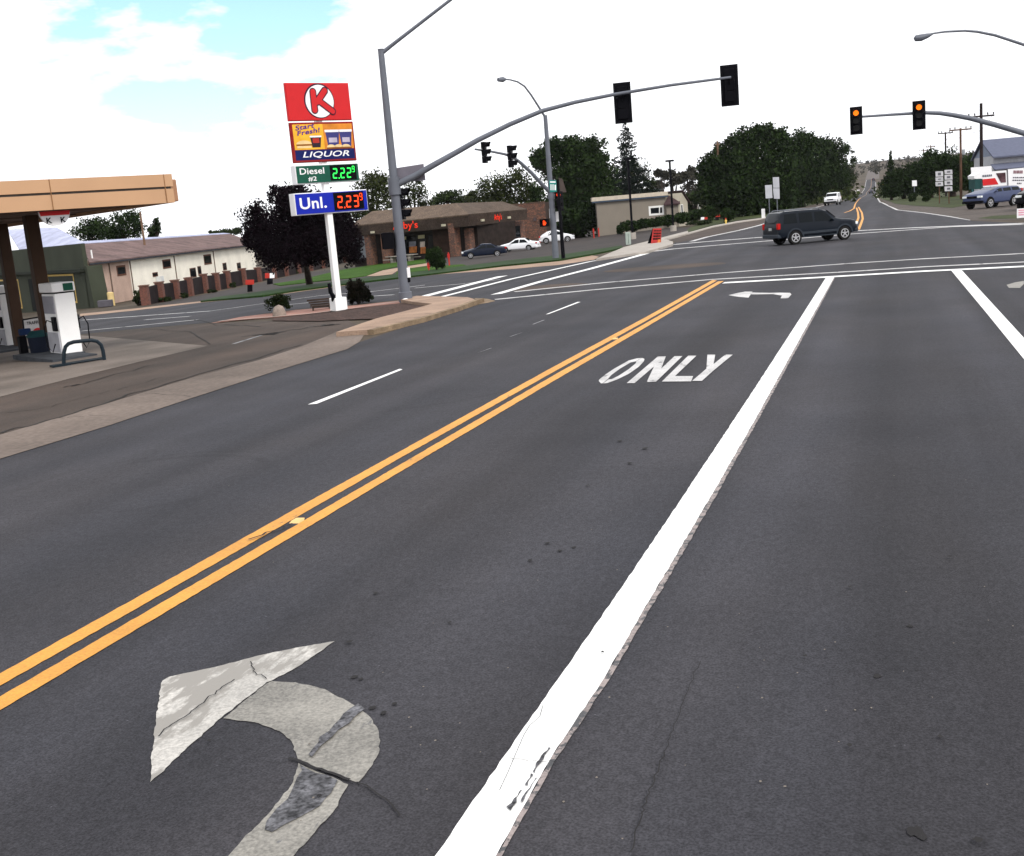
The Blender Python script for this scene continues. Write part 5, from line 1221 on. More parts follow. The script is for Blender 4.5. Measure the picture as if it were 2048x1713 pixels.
# brick pillar fence
tops = [(293, 573, 612), (323, 565, 604), (354, 561, 598), (381, 556, 592), (411, 549, 585), (435, 547, 580), (457, 543, 575), (488, 538, 568), (518, 536, 562), (548, 531, 556), (572, 527, 550.5), (597, 522, 545), (621, 521, 542), (646, 519, 538), (668, 517, 535), (690, 515, 532), (710, 513, 529), (725, 511, 524)]
fa, fb = V((-48.0, 66.5, 0)), V((-64.5, 116.0, 0)); FPn = Plane(fa, math.degrees(math.atan2((fb - fa).x, (fb - fa).y)))
root = thing('fence', gz(fa), 'long fence of brick pillars and dark wood panels beside the side street', 'fence')
prev = None; Mf = Matrix((FPn.e, -FPn.n, UP)).transposed()
for i, (x, yt, yb) in enumerate(tops):
    u, _ = FPn.sz(x, yb); z1 = FPn.p(x, yt).z; p = FPn.at(u, 0); k_ = D(p) / FOC; z0 = min(terr(p.x, p.y), FPn.p(x, yb).z)
    w = min(14, 17 - i * .35) * k_ * .85; w = min(.75, max(.5, w)); z1 = max(z1, z0 + 1.3)
    MB().box((p.x, p.y, (z0 + z1) / 2 - .1), (w, w, z1 - z0 + .2), M=Mf).build('pillar', BRICK, root)
    MB().box((p.x, p.y, z1 + .04), (w + .1, w + .1, .08), M=Mf).build('pillar_cap', mat('cap stone', (.16, .09, .07)), root)
    if prev: 
        pu, pz1, pz0 = prev; MB().prism([FPn.at(pu + .3, pz0 - .1, -.05), FPn.at(u - .3, z0 - .1, -.05), FPn.at(u - .3, z1 - .1, -.05), FPn.at(pu + .3, pz1 - .1, -.05)], FPn.n * -.08).build('fence_panel', DKPANEL, root)
    prev = (u, z1, z0)
bush('bush', 277, 612, 28, 32, 'bush', 'round green bush at the left end of the brick-pillared fence', n=1800, size=.14, group='bushes along the fence')
for j, (x, yb, w, h) in enumerate(((330, 604, 36, 10), (370, 597, 20, 11), (425, 586, 24, 8), (466, 577, 14, 12), (588, 549, 24, 10), (745, 522, 22, 22))):
    bush('shrub', x, yb, w, h, 'bush', ['low green shrub under the second brick pillar', 'low shrub between the third and fourth brick pillars', 'flat shrub by the fifth brick pillar', 'small round shrub between mid-fence pillars', 'low shrubs seen past the purple tree trunk', 'tall dark shrub at the far end of the brick fence'][j], n=600, size=.16, group='bushes along the fence')
# drive-through direction signs
def dsign(x0, y0, x1, y1, xb, yb, label, cols=(REDP,), hd=60):
    g = G(xb, yb); P = Plane(g, hd); root = thing('direction_sign', g, label, 'sign', 'small red direction signs')
    n = len(cols)
    for i, m in enumerate(cols):
        xa = x0 + (x1 - x0) * i / n; xb_ = x0 + (x1 - x0) * (i + 1) / n
        slab('panel', P, ((xa, y0), (xb_, y0 - .5), (xb_, y1 - .5), (xa, y1)), m, root, thick=.15)
    slab('base', P, ((x0 + (x1 - x0) * .22, y1), (x0 + (x1 - x0) * .82, y1 - .4), (x0 + (x1 - x0) * .82, yb), (x0 + (x1 - x0) * .22, yb + .4)), BLACKM, root, off=-.02, thick=.12)
    return root
dsign(491, 560.5, 508, 570, 501, 584, 'red direction sign on dark base at the left end of the green verge')
dsign(530, 547, 549, 557, 540, 569, 'red and white direction sign left of the purple tree trunk', (REDP, SWHITE))
dsign(297, 583.5, 306.5, 592.5, 302, 606, 'bright red little sign in front of the first brick pillars')

# ================================================================== RESTAURANT
gL, gC = G(741, 530), G(908, 514)
F1 = Plane(gC, 112); F2 = Plane(gC, 16)
root = thing('restaurant', gz(gC), 'low stone and brown-shingled restaurant with red lettering and mansard roof', 'restaurant')
zgr = gC.z - .8
c0 = F1.p(937, 453, .7); F2 = Plane(c0, 14)
z_lo = F1.p(908, 456, .7).z
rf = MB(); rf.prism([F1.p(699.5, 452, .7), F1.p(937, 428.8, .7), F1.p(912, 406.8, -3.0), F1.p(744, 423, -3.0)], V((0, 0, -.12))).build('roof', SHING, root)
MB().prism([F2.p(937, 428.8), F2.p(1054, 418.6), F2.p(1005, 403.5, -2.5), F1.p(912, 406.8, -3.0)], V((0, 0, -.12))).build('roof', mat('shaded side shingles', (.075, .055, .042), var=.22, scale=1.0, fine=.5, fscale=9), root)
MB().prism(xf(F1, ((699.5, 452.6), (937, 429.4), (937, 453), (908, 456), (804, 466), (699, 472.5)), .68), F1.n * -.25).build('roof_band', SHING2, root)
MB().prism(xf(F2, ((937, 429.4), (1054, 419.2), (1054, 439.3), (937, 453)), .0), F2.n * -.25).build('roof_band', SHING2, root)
ul, ur = F1.sz(700, 500)[0], F1.sz(937, 500, .7)[0]
MB().prism(wq(F1, ul - 1, ur - .5, zgr - .6, z_lo + .15, -1.4), F1.n * -6).build('wall', mat('restaurant dark wall', (.022, .016, .014), var=.3, scale=2), root)
u2 = F2.sz(1054, 440)[0]
MB().prism(wq(F2, 2.6, u2, zgr - .6, z_lo + .1, -1.4), F2.n * -5).build('wall', mat('restaurant brown wall', (.045, .026, .020), var=.3, scale=2), root)
def stone_px(pl, x0, x1, yt, yb, off, dep, m=STONE, name='stone_pillar'):
    a, b = pl.sz(x0, yb, off)[0], pl.sz(x1, yb, off)[0]; zt = pl.sz((x0 + x1) / 2, yt, off)[1]; p = pl.at((a + b) / 2, 0, off)
    return MB().prism(wq(pl, a, b, terr(p.x, p.y) - .3, zt, off), pl.n * -dep).build(name, m, root)
stone_px(F1, 734, 745.5, 470, 530, .45, .8); stone_px(F1, 766, 779, 468, 526, .45, .8); stone_px(F1, 901, 912, 447, 514, .72, .9)
stone_px(F2, 942, 952, 456, 510, -.9, .6); stone_px(F2, 988, 999, 450, 500, -.9, .6); stone_px(F2, 1016, 1052, 444, 490, -.9, .7, name='stone_wall')
F3 = Plane(G(1092, 485), 100)
za = F3.p(1088, 404.5).z; a = F3.sz(1000, 440)[0]
MB().prism(wq(F3, a, 0, zgr - 1, za), F3.n * -.5).build('stone_wall', STONE, root)
MB().prism(wq(F3, a, 0, za, za + .1, .04), F3.n * -.6).build('wall_coping', mat('coping', (.10, .07, .05)), root)
MB().prism([F3.at(0, zgr - 1, -.5), F3.at(0, za, -.5), F3.at(0, za, -9), F3.at(0, zgr - 1, -9)], F3.e * -.4).build('wall', mat('brown side wall', (.06, .045, .04)), root)
v_ = F3.p(1070, 439, .02); MB().box(v_, (.35, .1, .45), M=Matrix((F3.e, -F3.n, UP)).transposed()).build('wall_vent', mat('vent grey', (.08, .06, .06)), root)
WF = mat('dark window frame', (.012, .010, .010))
for q in ((786, 474, 803, 518), (806, 472, 836, 512), (838, 470, 853, 510), (857, 468, 897, 508)): win_px(F1, *q, root, fm=WF, fr=.06, off=-1.36)
for q in ((957, 462, 986, 497), (1030, 452, 1041, 476)): win_px(F2, *q, root, fm=WF, fr=.06, off=-1.36 if q[0] < 1000 else -.86)
win_px(F2, 1001, 459, 1013, 490, root, name='door', fm=WF, fr=.06, off=-1.36)
def decal(name, pl, x0, y0, x1, y1, m, off, par):
    return slab(name, pl, ((x0, y0), (x1, y0 - (x1 - x0) * .08), (x1, y1 - (x1 - x0) * .08), (x0, y1)), m, par, off=off, thick=.02)
pst = mat('window poster orange', (.45, .16, .05), var=.5, scale=2.5)
for q in ((818.5, 494, 833.5, 506.5), (841, 495, 851, 508)): decal('poster', F1, *q, pst, -1.30, root)
decal('poster', F1, 818, 484, 831.5, 494, mat('window poster grey', (.20, .20, .24), var=.3, scale=2), -1.30, root)
decal('poster', F1, 840, 484, 849.5, 495, mat('window poster pale', (.50, .42, .38), var=.3, scale=2), -1.30, root)
cream = mat('cream card', (.42, .38, .24))
for q in ((805, 474, 812, 480), (836, 471, 849, 478), (873, 467.5, 890, 475)): decal('menu_card', F1, *q, cream, -1.28, root)
for pl, x, y, o_ in ((F1, 745, 465, .78), (F1, 887, 451, .78), (F2, 965, 441, .06), (F2, 1018, 435.5, .06)):
    MB().box(pl.p(x, y, o_), (.5, .16, .22), M=Matrix((pl.e, -pl.n, UP)).transposed()).build('wall_lamp', mat('lamp box', (.45, .42, .32)), root)
MB().prism(xf(F1, ((699, 476), (732, 472.5), (735, 515), (712, 520)), -1.0), F1.n * -.05).build('side_window', mat('pale window blind', (.20, .22, .24)), root)
# lettering on the roof band
a0, az0 = F1.sz(786, 462, .72); b0, bz0 = F1.sz(836, 456, .72); hh = abs(F1.sz(810, 442, .72)[1] - F1.sz(810, 460, .72)[1])
q = MB(); zb = F1.sz(810, 462.5, .72)[1]
text_on(q, "Arby's", F1.at(a0, zb, .72), F1.e, UP, w=b0 - a0, h=hh * 1.05, bold=.015); q.build('lettering', mat('sign lettering red', (.75, .03, .01), emit=(1, .05, .02), estr=.25), root)
a0 = F2.sz(989, 440, .04)[0]; b0 = F2.sz(1003.5, 438, .04)[0]; zt = F2.sz(996, 428, .04)[1]; zb = F2.sz(996, 443.5, .04)[1]
q = MB(); text_on(q, "Arby's", F2.at(a0, zb, .04), F2.e, UP, w=b0 - a0, h=zt - zb, bold=.015); q.build('lettering', MATS['sign lettering red'], root)
for x, y, l_ in ((787, 527, 'left pale picnic table outside the restaurant windows'), (822, 523.5, 'right pale picnic table outside the restaurant windows')):
    g = G(x, y); t = thing('picnic_table', g, l_, 'table', 'picnic tables'); M = Matrix((F1.e, -F1.n, UP)).transposed()
    MB().box(g + UP * .72, (1.5, .8, .08), M=M).build('table_top', CONC2, t); MB().box(g + UP * .34, (.35, .5, .68), M=M).build('leg', CONC2, t)
    for sg in (-1, 1): MB().box(g + UP * .42 - F1.n * sg * .75, (1.3, .28, .07), M=M).build('bench_seat', CONC2, t)
bush('shrub', 874, 543, 46, 50, 'dark', 'clipped round dark shrub on the verge in front of the restaurant', n=6000, size=.11, cat='shrub')
def rpost(x, yb, yt, w, label, m=REDP, lean=0):
    g = G(x, yb); P = Plane(g, 71); zt = P.p(x, yt).z; t = thing('marker_post', g, label, 'marker post', 'small red marker posts')
    MB().tube([g, V((g.x, g.y, zt))], w * D(g) / FOC / 2, 8).build('shaft', m, t); MB().box(V((g.x, g.y, zt - .25)), (.16, .05, .3), M=Matrix((P.e, -P.n, UP)).transposed()).build('plate', RED, t); return t
rpost(858, 543, 524, 3, 'short red and white marker post left of the clipped round shrub'); rpost(899, 533, 505, 3, 'red marker post right of the clipped round shrub')
rpost(1188, 477, 457, 2.5, 'left of two thin red posts beyond the white rounded car'); rpost(1198, 474, 456, 2.5, 'right of two thin red posts beyond the white rounded car')

# ================================================================== FAR CORNER PROPS
g = G(1257, 490); t = thing('utility_cabinet', g, 'pale green utility cabinet at the foot of the first black lamp post', 'utility cabinet'); P = Plane(g, 71)
k_ = D(g) / FOC; M = Matrix((P.e, -P.n, UP)).transposed()
MB().box(g + UP * 12.5 * k_, (10 * k_, 8 * k_, 25 * k_), M=M).build('body', mat('cabinet pale green', (.36, .42, .38)), t, bevel=.02); MB().box(g + UP * 12.5 * k_ + P.n * 4.1 * k_, (.02, .02, 20 * k_), M=M).build('door_seam', BLACKM, t)
for (xb, yb, xt, yt, l_) in ((1265.5, 479, 1255.5, 318, 'first tall black parking lot lamp post, left of the house'), (1347, 463, 1336, 322, 'second tall black parking lot lamp post, in front of the maroon gable')):
    g = G(xb, yb); P = Plane(g, 71); zt = P.p((xb + xt) / 2, yt).z; t = thing('lamp_post', g, l_, 'lamp post', 'black parking lot lamp posts')
    MB().box((g.x, g.y, (g.z + zt) / 2), (.17, .17, zt - g.z), M=M).build('pole', BLACKM, t); MB().tube([g - UP * .1, g + UP * .55], .3, 12).build('concrete_base', CONC2, t)
    MB().box((g.x, g.y, zt), (.75, .4, .16), M=M).build('lamp_head', BLACKM, t)
# A-frame sign
g = G(1312, 490); P = Plane(g, 66); t = thing('sandwich_board', g, 'red wooden sandwich board standing on the far corner pavement', 'sandwich board')
rw_ = mat('red board', (.32, .030, .028), var=.35, scale=2)
MB().prism([P.p(1302, 489.5, .25), P.p(1322, 487.5, .25), P.p(1323, 457, 0), P.p(1306, 457.5, 0)], P.n * -.05).build('front_board', rw_, t)
a_ = [P.p(1302, 489.5, .25), P.p(1322, 487.5, .25), P.p(1323, 457, 0), P.p(1306, 457.5, 0)]
MB().prism([a_[0] - P.n * 1.0, a_[1] - P.n * 1.0, a_[2] - P.n * .1, a_[3] - P.n * .1], P.n * -.05).build('back_board', BLACKM, t)
MB().prism([a_[1] - P.n * .06, a_[1] - P.n * .94, a_[2] - P.n * .09], P.e * -.02).build('side_web', mat('board side', (.03, .03, .035)), t)
MB().quad(*[P.p(x, y, .26) for x, y in ((1315, 486), (1321, 485.5), (1321, 479), (1316, 479.5))]).build('orange_patch', mat('orange note', (.6, .18, .06)), t)
q = MB(); rr = random.Random(9)
for r_ in range(4):
    for c_ in range(3):
        y = 461 + r_ * 5.2; x = 1307.5 + c_ * 5 - r_ * .6; f = (y - 457) / 31
        pp = P.p(x, y, .27 * f + .012); q.quad(pp, pp + P.e * .15, pp + P.e * .15 - UP * .12, pp - UP * .12)
q.build('dark_marks', mat('board marks', (.05, .01, .01)), t)
# small signs by the house
dsign(1402, 435, 1415, 441.5, 1409, 449, 'red and white direction sign in front of the house hedge', (SWHITE, REDP), 71)
dsign(1428, 428, 1440, 434.5, 1433, 442, 'red direction sign left of the round bush by the wooden pole', (REDP,), 71)
g = G(1452, 449.5); t = thing('fire_hydrant', g, 'yellow and red fire hydrant at the kerb beside the round bush', 'fire hydrant'); k_ = D(g) / FOC
MB().tube([g, g + UP * 5 * k_, g + UP * 9 * k_, g + UP * 10 * k_], [1.6 * k_, 1.5 * k_, 1.5 * k_, 1.2 * k_], 10).build('body', mat('hydrant yellow', (.7, .5, .12)), t, smooth=True)
MB().tube([g + UP * 10 * k_, g + UP * 12 * k_, g + UP * 13 * k_], [1.6 * k_, 1.3 * k_, .4 * k_], 10).build('cap', REDP, t); MB().tube([g + UP * 7 * k_ - P.e * 2.6 * k_, g + UP * 7 * k_ + P.e * 2.6 * k_], .7 * k_, 8).build('outlet', MATS['hydrant yellow'], t)
rpost(1406, 445, 432, 3, 'pinkish marker post between the two small signs by the hedge', mat('faded pink red', (.35, .12, .09)))
g = G(1527, 438); t = thing('marker_post', g, 'short white marker post just behind the dark SUV tail', 'marker post'); MB().box(g + UP * .5, (.35, .2, 1.0)).build('shaft', WPAINT, t, bevel=.03)
# blank sign backs on two posts
for i, (x0, y0, x1, y1, px, yb, l_) in enumerate(((1530, 371, 1544, 397.5, 1538, 421, 'left and lower of two blank pale signs on thin posts'), (1545.5, 355, 1559, 398, 1554, 419, 'right and taller of two blank pale signs on thin posts'))):
    g = gz(at_depth(px, y1, 112 + i)); P = Plane(g, 71); t = thing('road_sign', g, l_, 'road sign', 'pale road signs on posts')
    zt = P.p(px, y0 + 3).z; MB().tube([g, V((g.x, g.y, zt))], .05, 6).build('post', GALV, t)
    if i == 0: slab('panel', P, ((x0, y0), (x1, y0 - 1), (x1 + 1, y1 - 1), (x0 + 1.5, y1)), mat('pale sign back', (.42, .43, .47), var=.12, scale=1), t, off=.06, thick=.03)
    else:
        slab('panel', P, ((x0, y0), (x1 - 1, y0 - .5), (x1, y0 + 21), (x0 + 1, y0 + 21)), MATS['pale sign back'], t, off=.06, thick=.03); slab('panel', P, ((x0 + .5, y0 + 22), (x1, y0 + 22), (x1 + .5, y1), (x0 + 2.5, y1)), MATS['pale sign back'], t, off=.06, thick=.03)
# route markers and small sign on the right
for (x0, x1, ys_, px, yb, l_) in ((1871, 1886, ((343, 354), (355, 363), (364, 373)), 1879, 408, 'left stack of white highway route signs on a post'), (1889, 1904.5, ((340, 349), (350, 360), (361, 371), (373, 383)), 1898, 408, 'right and taller stack of white highway route signs on a post')):
    g = G(px, yb); P = Plane(g, 78); t = thing('road_sign', g, l_, 'road sign', 'highway route signs'); zt = P.p(px, ys_[0][0] + 3).z
    MB().tube([g, V((g.x, g.y, zt))], .06, 6).build('post', WOODP, t)
    for (ya, yb_) in ys_:
        s_ = slab('panel', P, ((x0, ya + .5), (x1, ya - .3), (x1 + .6, yb_ - .6), (x0 + .6, yb_)), mat('route sign white', (.50, .50, .53), var=.15, scale=3), t, off=.08, thick=.03)
        MB().quad(*[P.p(x, y, .10) for x, y in ((x0 + 5, ya + 3), (x1 - 4, ya + 2.5), (x1 - 4, yb_ - 3.5), (x0 + 5, yb_ - 3))]).build('mark', mat('route sign mark', (.12, .12, .14)), s_)
g = G(1829, 403); P = Plane(g, 78); t = thing('road_sign', g, 'single small white road sign on a post between two low dark shrubs', 'road sign')
MB().tube([g, V((g.x, g.y, P.p(1829, 362).z))], .06, 6).build('post', GALV, t); sp_ = slab('panel', P, ((1824, 361.5), (1833.5, 361), (1834, 372.5), (1824.5, 373)), SWHITE, t, off=.08, thick=.03)
g = G(1715, 384); tag(MB().box(g + UP * .5, (2.2, .4, 1.0)).build('roadside_board', SWHITE), 'tiny white board at the foot of the far left trees', 'sign')
g = G(1764.5, 384); t = thing('road_sign', g, 'tiny yellow warning sign at the right edge of the far road', 'road sign')
MB().tube([g, g + UP * 3.4], .08, 5).build('post', GALV, t); MB().prism([g + UP * 4.9 + V((0, -.1, 0)), g + UP * 3.9 + V((1, -.1, 0)), g + UP * 2.9 + V((0, -.1, 0)), g + UP * 3.9 + V((-1, -.1, 0))], V((0, .05, 0))).build('panel', mat('warning yellow', (.75, .42, .03)), t)

# ---- utility poles
def upole(xb, yb, xt, yt, d, w, m, label, arm=None, cans=0, hd=71):
    p = at_depth((xb + xt) / 2, yt + 60, d); P = Plane(p, hd); zt = P.p(xt, yt).z
    t = thing('utility_pole', gz(p), label, 'utility pole', 'wooden utility poles'); k_ = d / FOC
    MB().tube([gz(p) - UP * .3, V((p.x, p.y, zt))], [w * k_ / 2 * 1.1, w * k_ / 2 * .8], 10).build('pole', m, t, smooth=True)
    if arm:
        for (ya, half, tilt) in arm:
            za = P.p(xt, ya).z; a = V((p.x, p.y, za)); c1 = a - P.e * half * k_; c2 = a + P.e * half * k_
            MB().tube([c1, c2], .09, 6).build('crossarm', m, t)
            q = MB()
            for f in (-.95, -.5, .5, .95): q.tube([a + P.e * half * k_ * f, a + P.e * half * k_ * f + UP * .35], .07, 6)
            for i_, f in enumerate((-.95, -.5, .5, .95)): MB().tube([a + P.e * half * k_ * f + UP * .1, a + P.e * half * k_ * f + UP * .32], .08, 6).build('insulator', mat('insulator grey', (.12, .12, .13)), t)
    for sg in ([-1, 1] if cans == 2 else [1] if cans else []):
        c = V((p.x, p.y, P.p(xt, yt + 48).z)) + P.e * sg * 6 * k_; MB().tube([c - UP * 5 * k_, c + UP * 5 * k_], 3.2 * k_, 10).build('transformer', mat('transformer grey', (.34, .36, .38)), t)
    return t
upole(1963, None, 1962, 207, 108, 7, DKWOOD, 'tallest dark utility pole with one crossarm, crossed by the signal arm', arm=((233, 26, 0),))
upole(1924, None, 1919, 257, 128, 5, WOODP, 'brown utility pole with a transformer can, right of the route signs', arm=((260, 22, 0),), cans=1)
upole(1895, None, 1888, 265, 165, 4, DKWOOD, 'dark utility pole rising behind the route signs', arm=((267, 15, 0),))
upole(1863, None, 1861.5, 291, 235, 3, WOODP, 'slim utility pole rising from the right-hand trees', arm=((294, 9, 0),))
upole(1849, None, 1847.5, 300, 300, 2.5, WOODP, 'thinnest and farthest utility pole above the right-hand trees', arm=((302, 9, 0),))
upole(1444, None, 1431, 283, 150, 5, mat('pale pole wood', (.16, .10, .065), var=.2), 'leaning brown utility pole with two white transformer cans left of the big trees', arm=((290, 5, 0),), cans=2)
upole(290, None, 287, 424, 112, 5, mat('pale pole wood', (.16, .10, .065)), 'pale wooden pole standing behind the rusty metal roof')

def wire(name, a, b, sag, label):
    pts = [a.lerp(b, t) - UP * sag * 4 * t * (1 - t) for t in [i / 10 for i in range(11)]]
    tag(MB().tube(pts, .018, 4, cap=False).build(name, BLACKM), label, 'wire', 'overhead wires')
w0 = at_depth(1985, 232, 108); w1 = at_depth(1934, 260, 128); w2 = at_depth(1900, 267, 165); w3 = at_depth(1868, 294, 235); wl0 = at_depth(1941, 235, 108); wl1 = at_depth(1906, 262, 128)
wire('overhead_wire', w0, w1, .8, 'thin wire from the tallest dark pole to the brown pole with the transformer can')
wire('overhead_wire', w1, w2, .8, 'thin wire from the brown transformer pole to the pole behind the route signs')
wire('overhead_wire', w2, w3, 1.0, 'thin wire from the pole behind the route signs to the slim far pole')
# ---- beige house
HP = Plane(at_depth(1300, 440, 132), 74); hg = gz(HP.p(1300, 440))
root = thing('house', hg, 'beige house with maroon hip roof and white-framed picture window behind the parking lot', 'house')
zg = hg.z - 2
uA, uB, uC = HP.sz(1195, 440)[0], HP.sz(1332, 420)[0], HP.sz(1356, 420)[0]
ze_ = HP.p(1300, 394).z
MB().prism(wq(HP, uA, uB, zg, ze_), HP.n * -8).build('wall', TANW, root)
MB().prism(wq(HP, uA - .5, uB + .3, ze_, ze_ + .45, .3), HP.n * -8.6).build('roof', mat('pale flat roof edge', (.50, .44, .36)), root)
MB().prism(wq(HP, uA - .5, uB + .3, ze_ - .18, ze_ - .002, .28), HP.n * -.2).build('eave', mat('eave blue grey', (.05, .07, .10)), root)
zc_ = HP.p(1342, 408).z; zr_ = HP.p(1348, 384.5).z
MB().prism(wq(HP, uB + .001, uC, zg, zc_ - .02, .5), HP.n * -6).build('wall', TANW, root)
uR1, uR2 = HP.sz(1340, 386, -2)[0], HP.sz(1358, 385, -2)[0]
MB().prism([HP.at(uB - .3, zc_, .8), HP.at(uC + .2, zc_, .8), HP.at(uR2, zr_, -2), HP.at(uR1, zr_, -2)], V((0, 0, -.15))).build('roof', MAROON, root)
HP2 = Plane(HP.at(uC, 0, .5), 30)
g0u = 0; g1u = HP2.sz(1375.5, 415)[0]; zt_g = HP2.p(1363, 386).z; zec = HP2.p(1374, 404).z
MB().prism([HP2.at(.01, zg, 0), HP2.at(g1u, zg, 0), HP2.at(g1u, zec, 0), HP2.at(g1u * .45, zt_g, 0), HP2.at(.01, zc_ - .05, 0)], HP2.n * -5).build('gable_wall', TANW2, root)
MB().prism([HP2.at(g1u + .3, zec - .2, .2), HP2.at(g1u * .45, zt_g + .2, .2), HP2.at(g1u * .45, zt_g + .2, -5.3), HP2.at(g1u + .3, zec - .2, -5.3)], V((0, 0, .1))).build('roof', MAROON, root)
win_px(HP, 1297.5, 412, 1328, 431, root, fm=WTRIM, fr=.22); win_px(HP2, 1361.5, 409, 1366.5, 427, root, fm=WTRIM, fr=.1)
slab('mullion', HP, ((1318, 413), (1320, 413), (1320, 431), (1318, 431)), WTRIM, root, off=.05)
t = thing('house', gz(at_depth(1398, 420, 160)), 'sliver of a pale house showing between the small trees', 'house'); hp3 = Plane(at_depth(1398, 420, 160), 71)
MB().prism(xf(hp3, ((1392, 404), (1403, 403), (1403, 424), (1392, 425))), hp3.n * -3).build('wall', TANW2, t); win_px(hp3, 1396, 407, 1400, 420, t, fm=WTRIM, fr=.1)
hedge = [(1245, 461, 18, 17), (1264, 457, 22, 16), (1286, 453, 24, 14), (1309, 449, 24, 14), (1334, 446, 26, 15), (1362, 441, 28, 16), (1390, 436, 30, 18), (1418, 433, 28, 20)]
for i, (x, yb, w, h) in enumerate(hedge):
    dpt = 118 + i * 1.5; p = at_depth(x, yb - h * .45, dpt); k_ = dpt / FOC; TREEN[0] += 1
    lab = ['leftmost dark hedge bush under the big tree edge', 'dark hedge bush left of the house wall', 'dark hedge bush below the left of the picture window', 'dark hedge bush below the picture window', 'dark hedge bush below the maroon roof', 'dark hedge bush below the gable', 'dark hedge bush right of the gable', 'dark hedge bush nearest the wooden pole'][i]
    t = thing('hedge_bush', gz(p), lab, 'hedge', 'hedge bushes along the house')
    leaves('foliage', [(tuple(p), (w * k_ * .6, w * k_ * .5, h * k_ * .5)), ((p.x, p.y, p.z - h * k_ * .4), (w * k_ * .6, w * k_ * .5, h * k_ * .4))], 1400, .28, LV['dark'], t, seed=TREEN[0])
bush('bush', 1458, 445, 40, 30, 'dark', 'round dark bush at the foot of the leaning utility pole', n=2200, size=.24)
bush('ground_shrub', 1398, 452, 66, 12, 'bush', 'low green ground shrubs beside the far kerb', n=1800, size=.2)
bush('shrub', 1825, 404, 20, 20, 'dark', 'low dark conical shrub under the small white road sign', n=900, size=.22, cat='shrub', group='low dark shrubs'); bush('shrub', 1852, 405, 21, 22, 'dark', 'low dark conical shrub right of the small white road sign', n=900, size=.22, cat='shrub', group='low dark shrubs')

# ---- grey-blue barn and banners, right edge
BP = Plane(at_depth(1988, 340, 118), 80); bg_ = gz(BP.p(1988, 380))
root = thing('barn', bg_, 'grey building with steep slate-blue roof at the right edge', 'building')
ub0 = BP.sz(1987, 330)[0]; ub1 = BP.sz(2120, 320)[0]; zeb = BP.p(1989, 312).z; zrb = BP.p(1982, 279, -4).z
MB().prism(wq(BP, ub0, ub1, bg_.z - 1, zeb), BP.n * -8).build('wall', mat('barn white siding', (.40, .40, .43)), root)
ur0, ur1 = BP.sz(1981, 279, -4)[0], BP.sz(2140, 270, -4)[0]
rm = mat('slate blue roof', (.105, .115, .165), var=.08)
MB().prism([BP.at(ub0 - .2, zeb - .1, .6), BP.at(ub1, zeb - .1, .6), BP.at(ur1, zrb, -4), BP.at(ub0 - .3, zrb, -4)], V((0, 0, -.15))).build('roof', rm, root)
MB().prism([BP.at(ub0 - .2, zeb - .1, -8.6), BP.at(ub1, zeb - .1, -8.6), BP.at(ur1, zrb, -4.01), BP.at(ub0 - .3, zrb, -4.01)], V((0, 0, -.15))).build('roof', rm, root)
MB().prism([BP.at(ub0 + .0, zeb, -.05), BP.at(ub0 + .0, zrb - .3, -4), BP.at(ub0 + .0, zeb, -7.9)], BP.e * .2).build('gable_wall', mat('gable blue grey', (.20, .23, .30)), root)
za = BP.p(1990, 335).z; MB().prism([BP.at(ub0 - .3, za - .3, 1.6), BP.at(ub1, za - .3, 1.6), BP.at(ub1, za + .25, .01), BP.at(ub0 - .3, za + .25, .01)], V((0, 0, .1))).build('porch_roof', rm, root)
BN = Plane(at_depth(1980, 360, 100), 80); kB = 100 / FOC
t = thing('moving_truck', gz(BN.p(1980, 380)), 'red and white moving truck body behind the silver-blue SUV', 'truck')
MB().prism(xf(BN, ((1948, 352), (1958, 345.5), (2013, 341), (2014, 371), (1966, 375), (1965, 358), (1949, 358))), BN.n * -2.3).build('cargo_box', SWHITE, t)
MB().prism(xf(BN, ((1965, 359), (1990, 356.5), (1997, 369), (1966, 372)), .03), BN.n * -.02).build('red_panel', RED, t)
MB().prism(xf(BN, ((1992, 347), (2011, 345.5), (2012, 365), (2002, 366)), .03), BN.n * -.02).build('dark_panel', mat('truck picture panel', (.10, .05, .06), var=.6, scale=1.5), t)
q = MB(); 
for x in (1965, 1969, 1973, 1977, 1981): q.quad(*[BN.p(a, b, .04) for a, b in ((x, 350.5 - (x - 1965) * .08), (x + 2.8, 350.3 - (x - 1965) * .08), (x + 2.8, 354.3 - (x - 1965) * .08), (x, 354.5 - (x - 1965) * .08))])
q.build('lettering', mat('blurred dark letters', (.12, .12, .16)), t)
MB().prism(xf(BN, ((1950, 359), (1964, 358), (1964, 378), (1950, 379))), BN.n * -2.2).build('cab', mat('truck cab teal', (.02, .06, .06)), t)
for x in (1958, 2003): 
    c = BN.p(x, 384, .02); c.z = gz(c).z + .42; MB().disc(c, BN.n, .42, 16, thick=.2).build('wheel', RUBBER, t)
t = thing('notice_board', gz(BN.p(1962, 380, -6)), 'tall white board standing behind the moving truck and dark pole', 'sign')
MB().prism(xf(BN, ((1942, 335.5), (1983, 332.5), (1984, 352), (1946, 372), (1944, 372)), -6), BN.n * -.1).build('panel', SWHITE, t); MB().tube([gz(BN.p(1945, 380, -6.05)), BN.p(1945, 372, -6.05)], .08, 6).build('post', mat('teal post', (.03, .12, .13)), t); MB().tube([gz(BN.p(1981, 380, -6.05)), BN.p(1981, 350, -6.05)], .08, 6).build('post', MATS['teal post'], t)
BN2 = Plane(at_depth(2034, 356, 92), 80)
t = thing('notice_board', gz(BN2.p(2034, 380)), 'white sign board with rows of dark lettering cut by the right edge', 'sign')
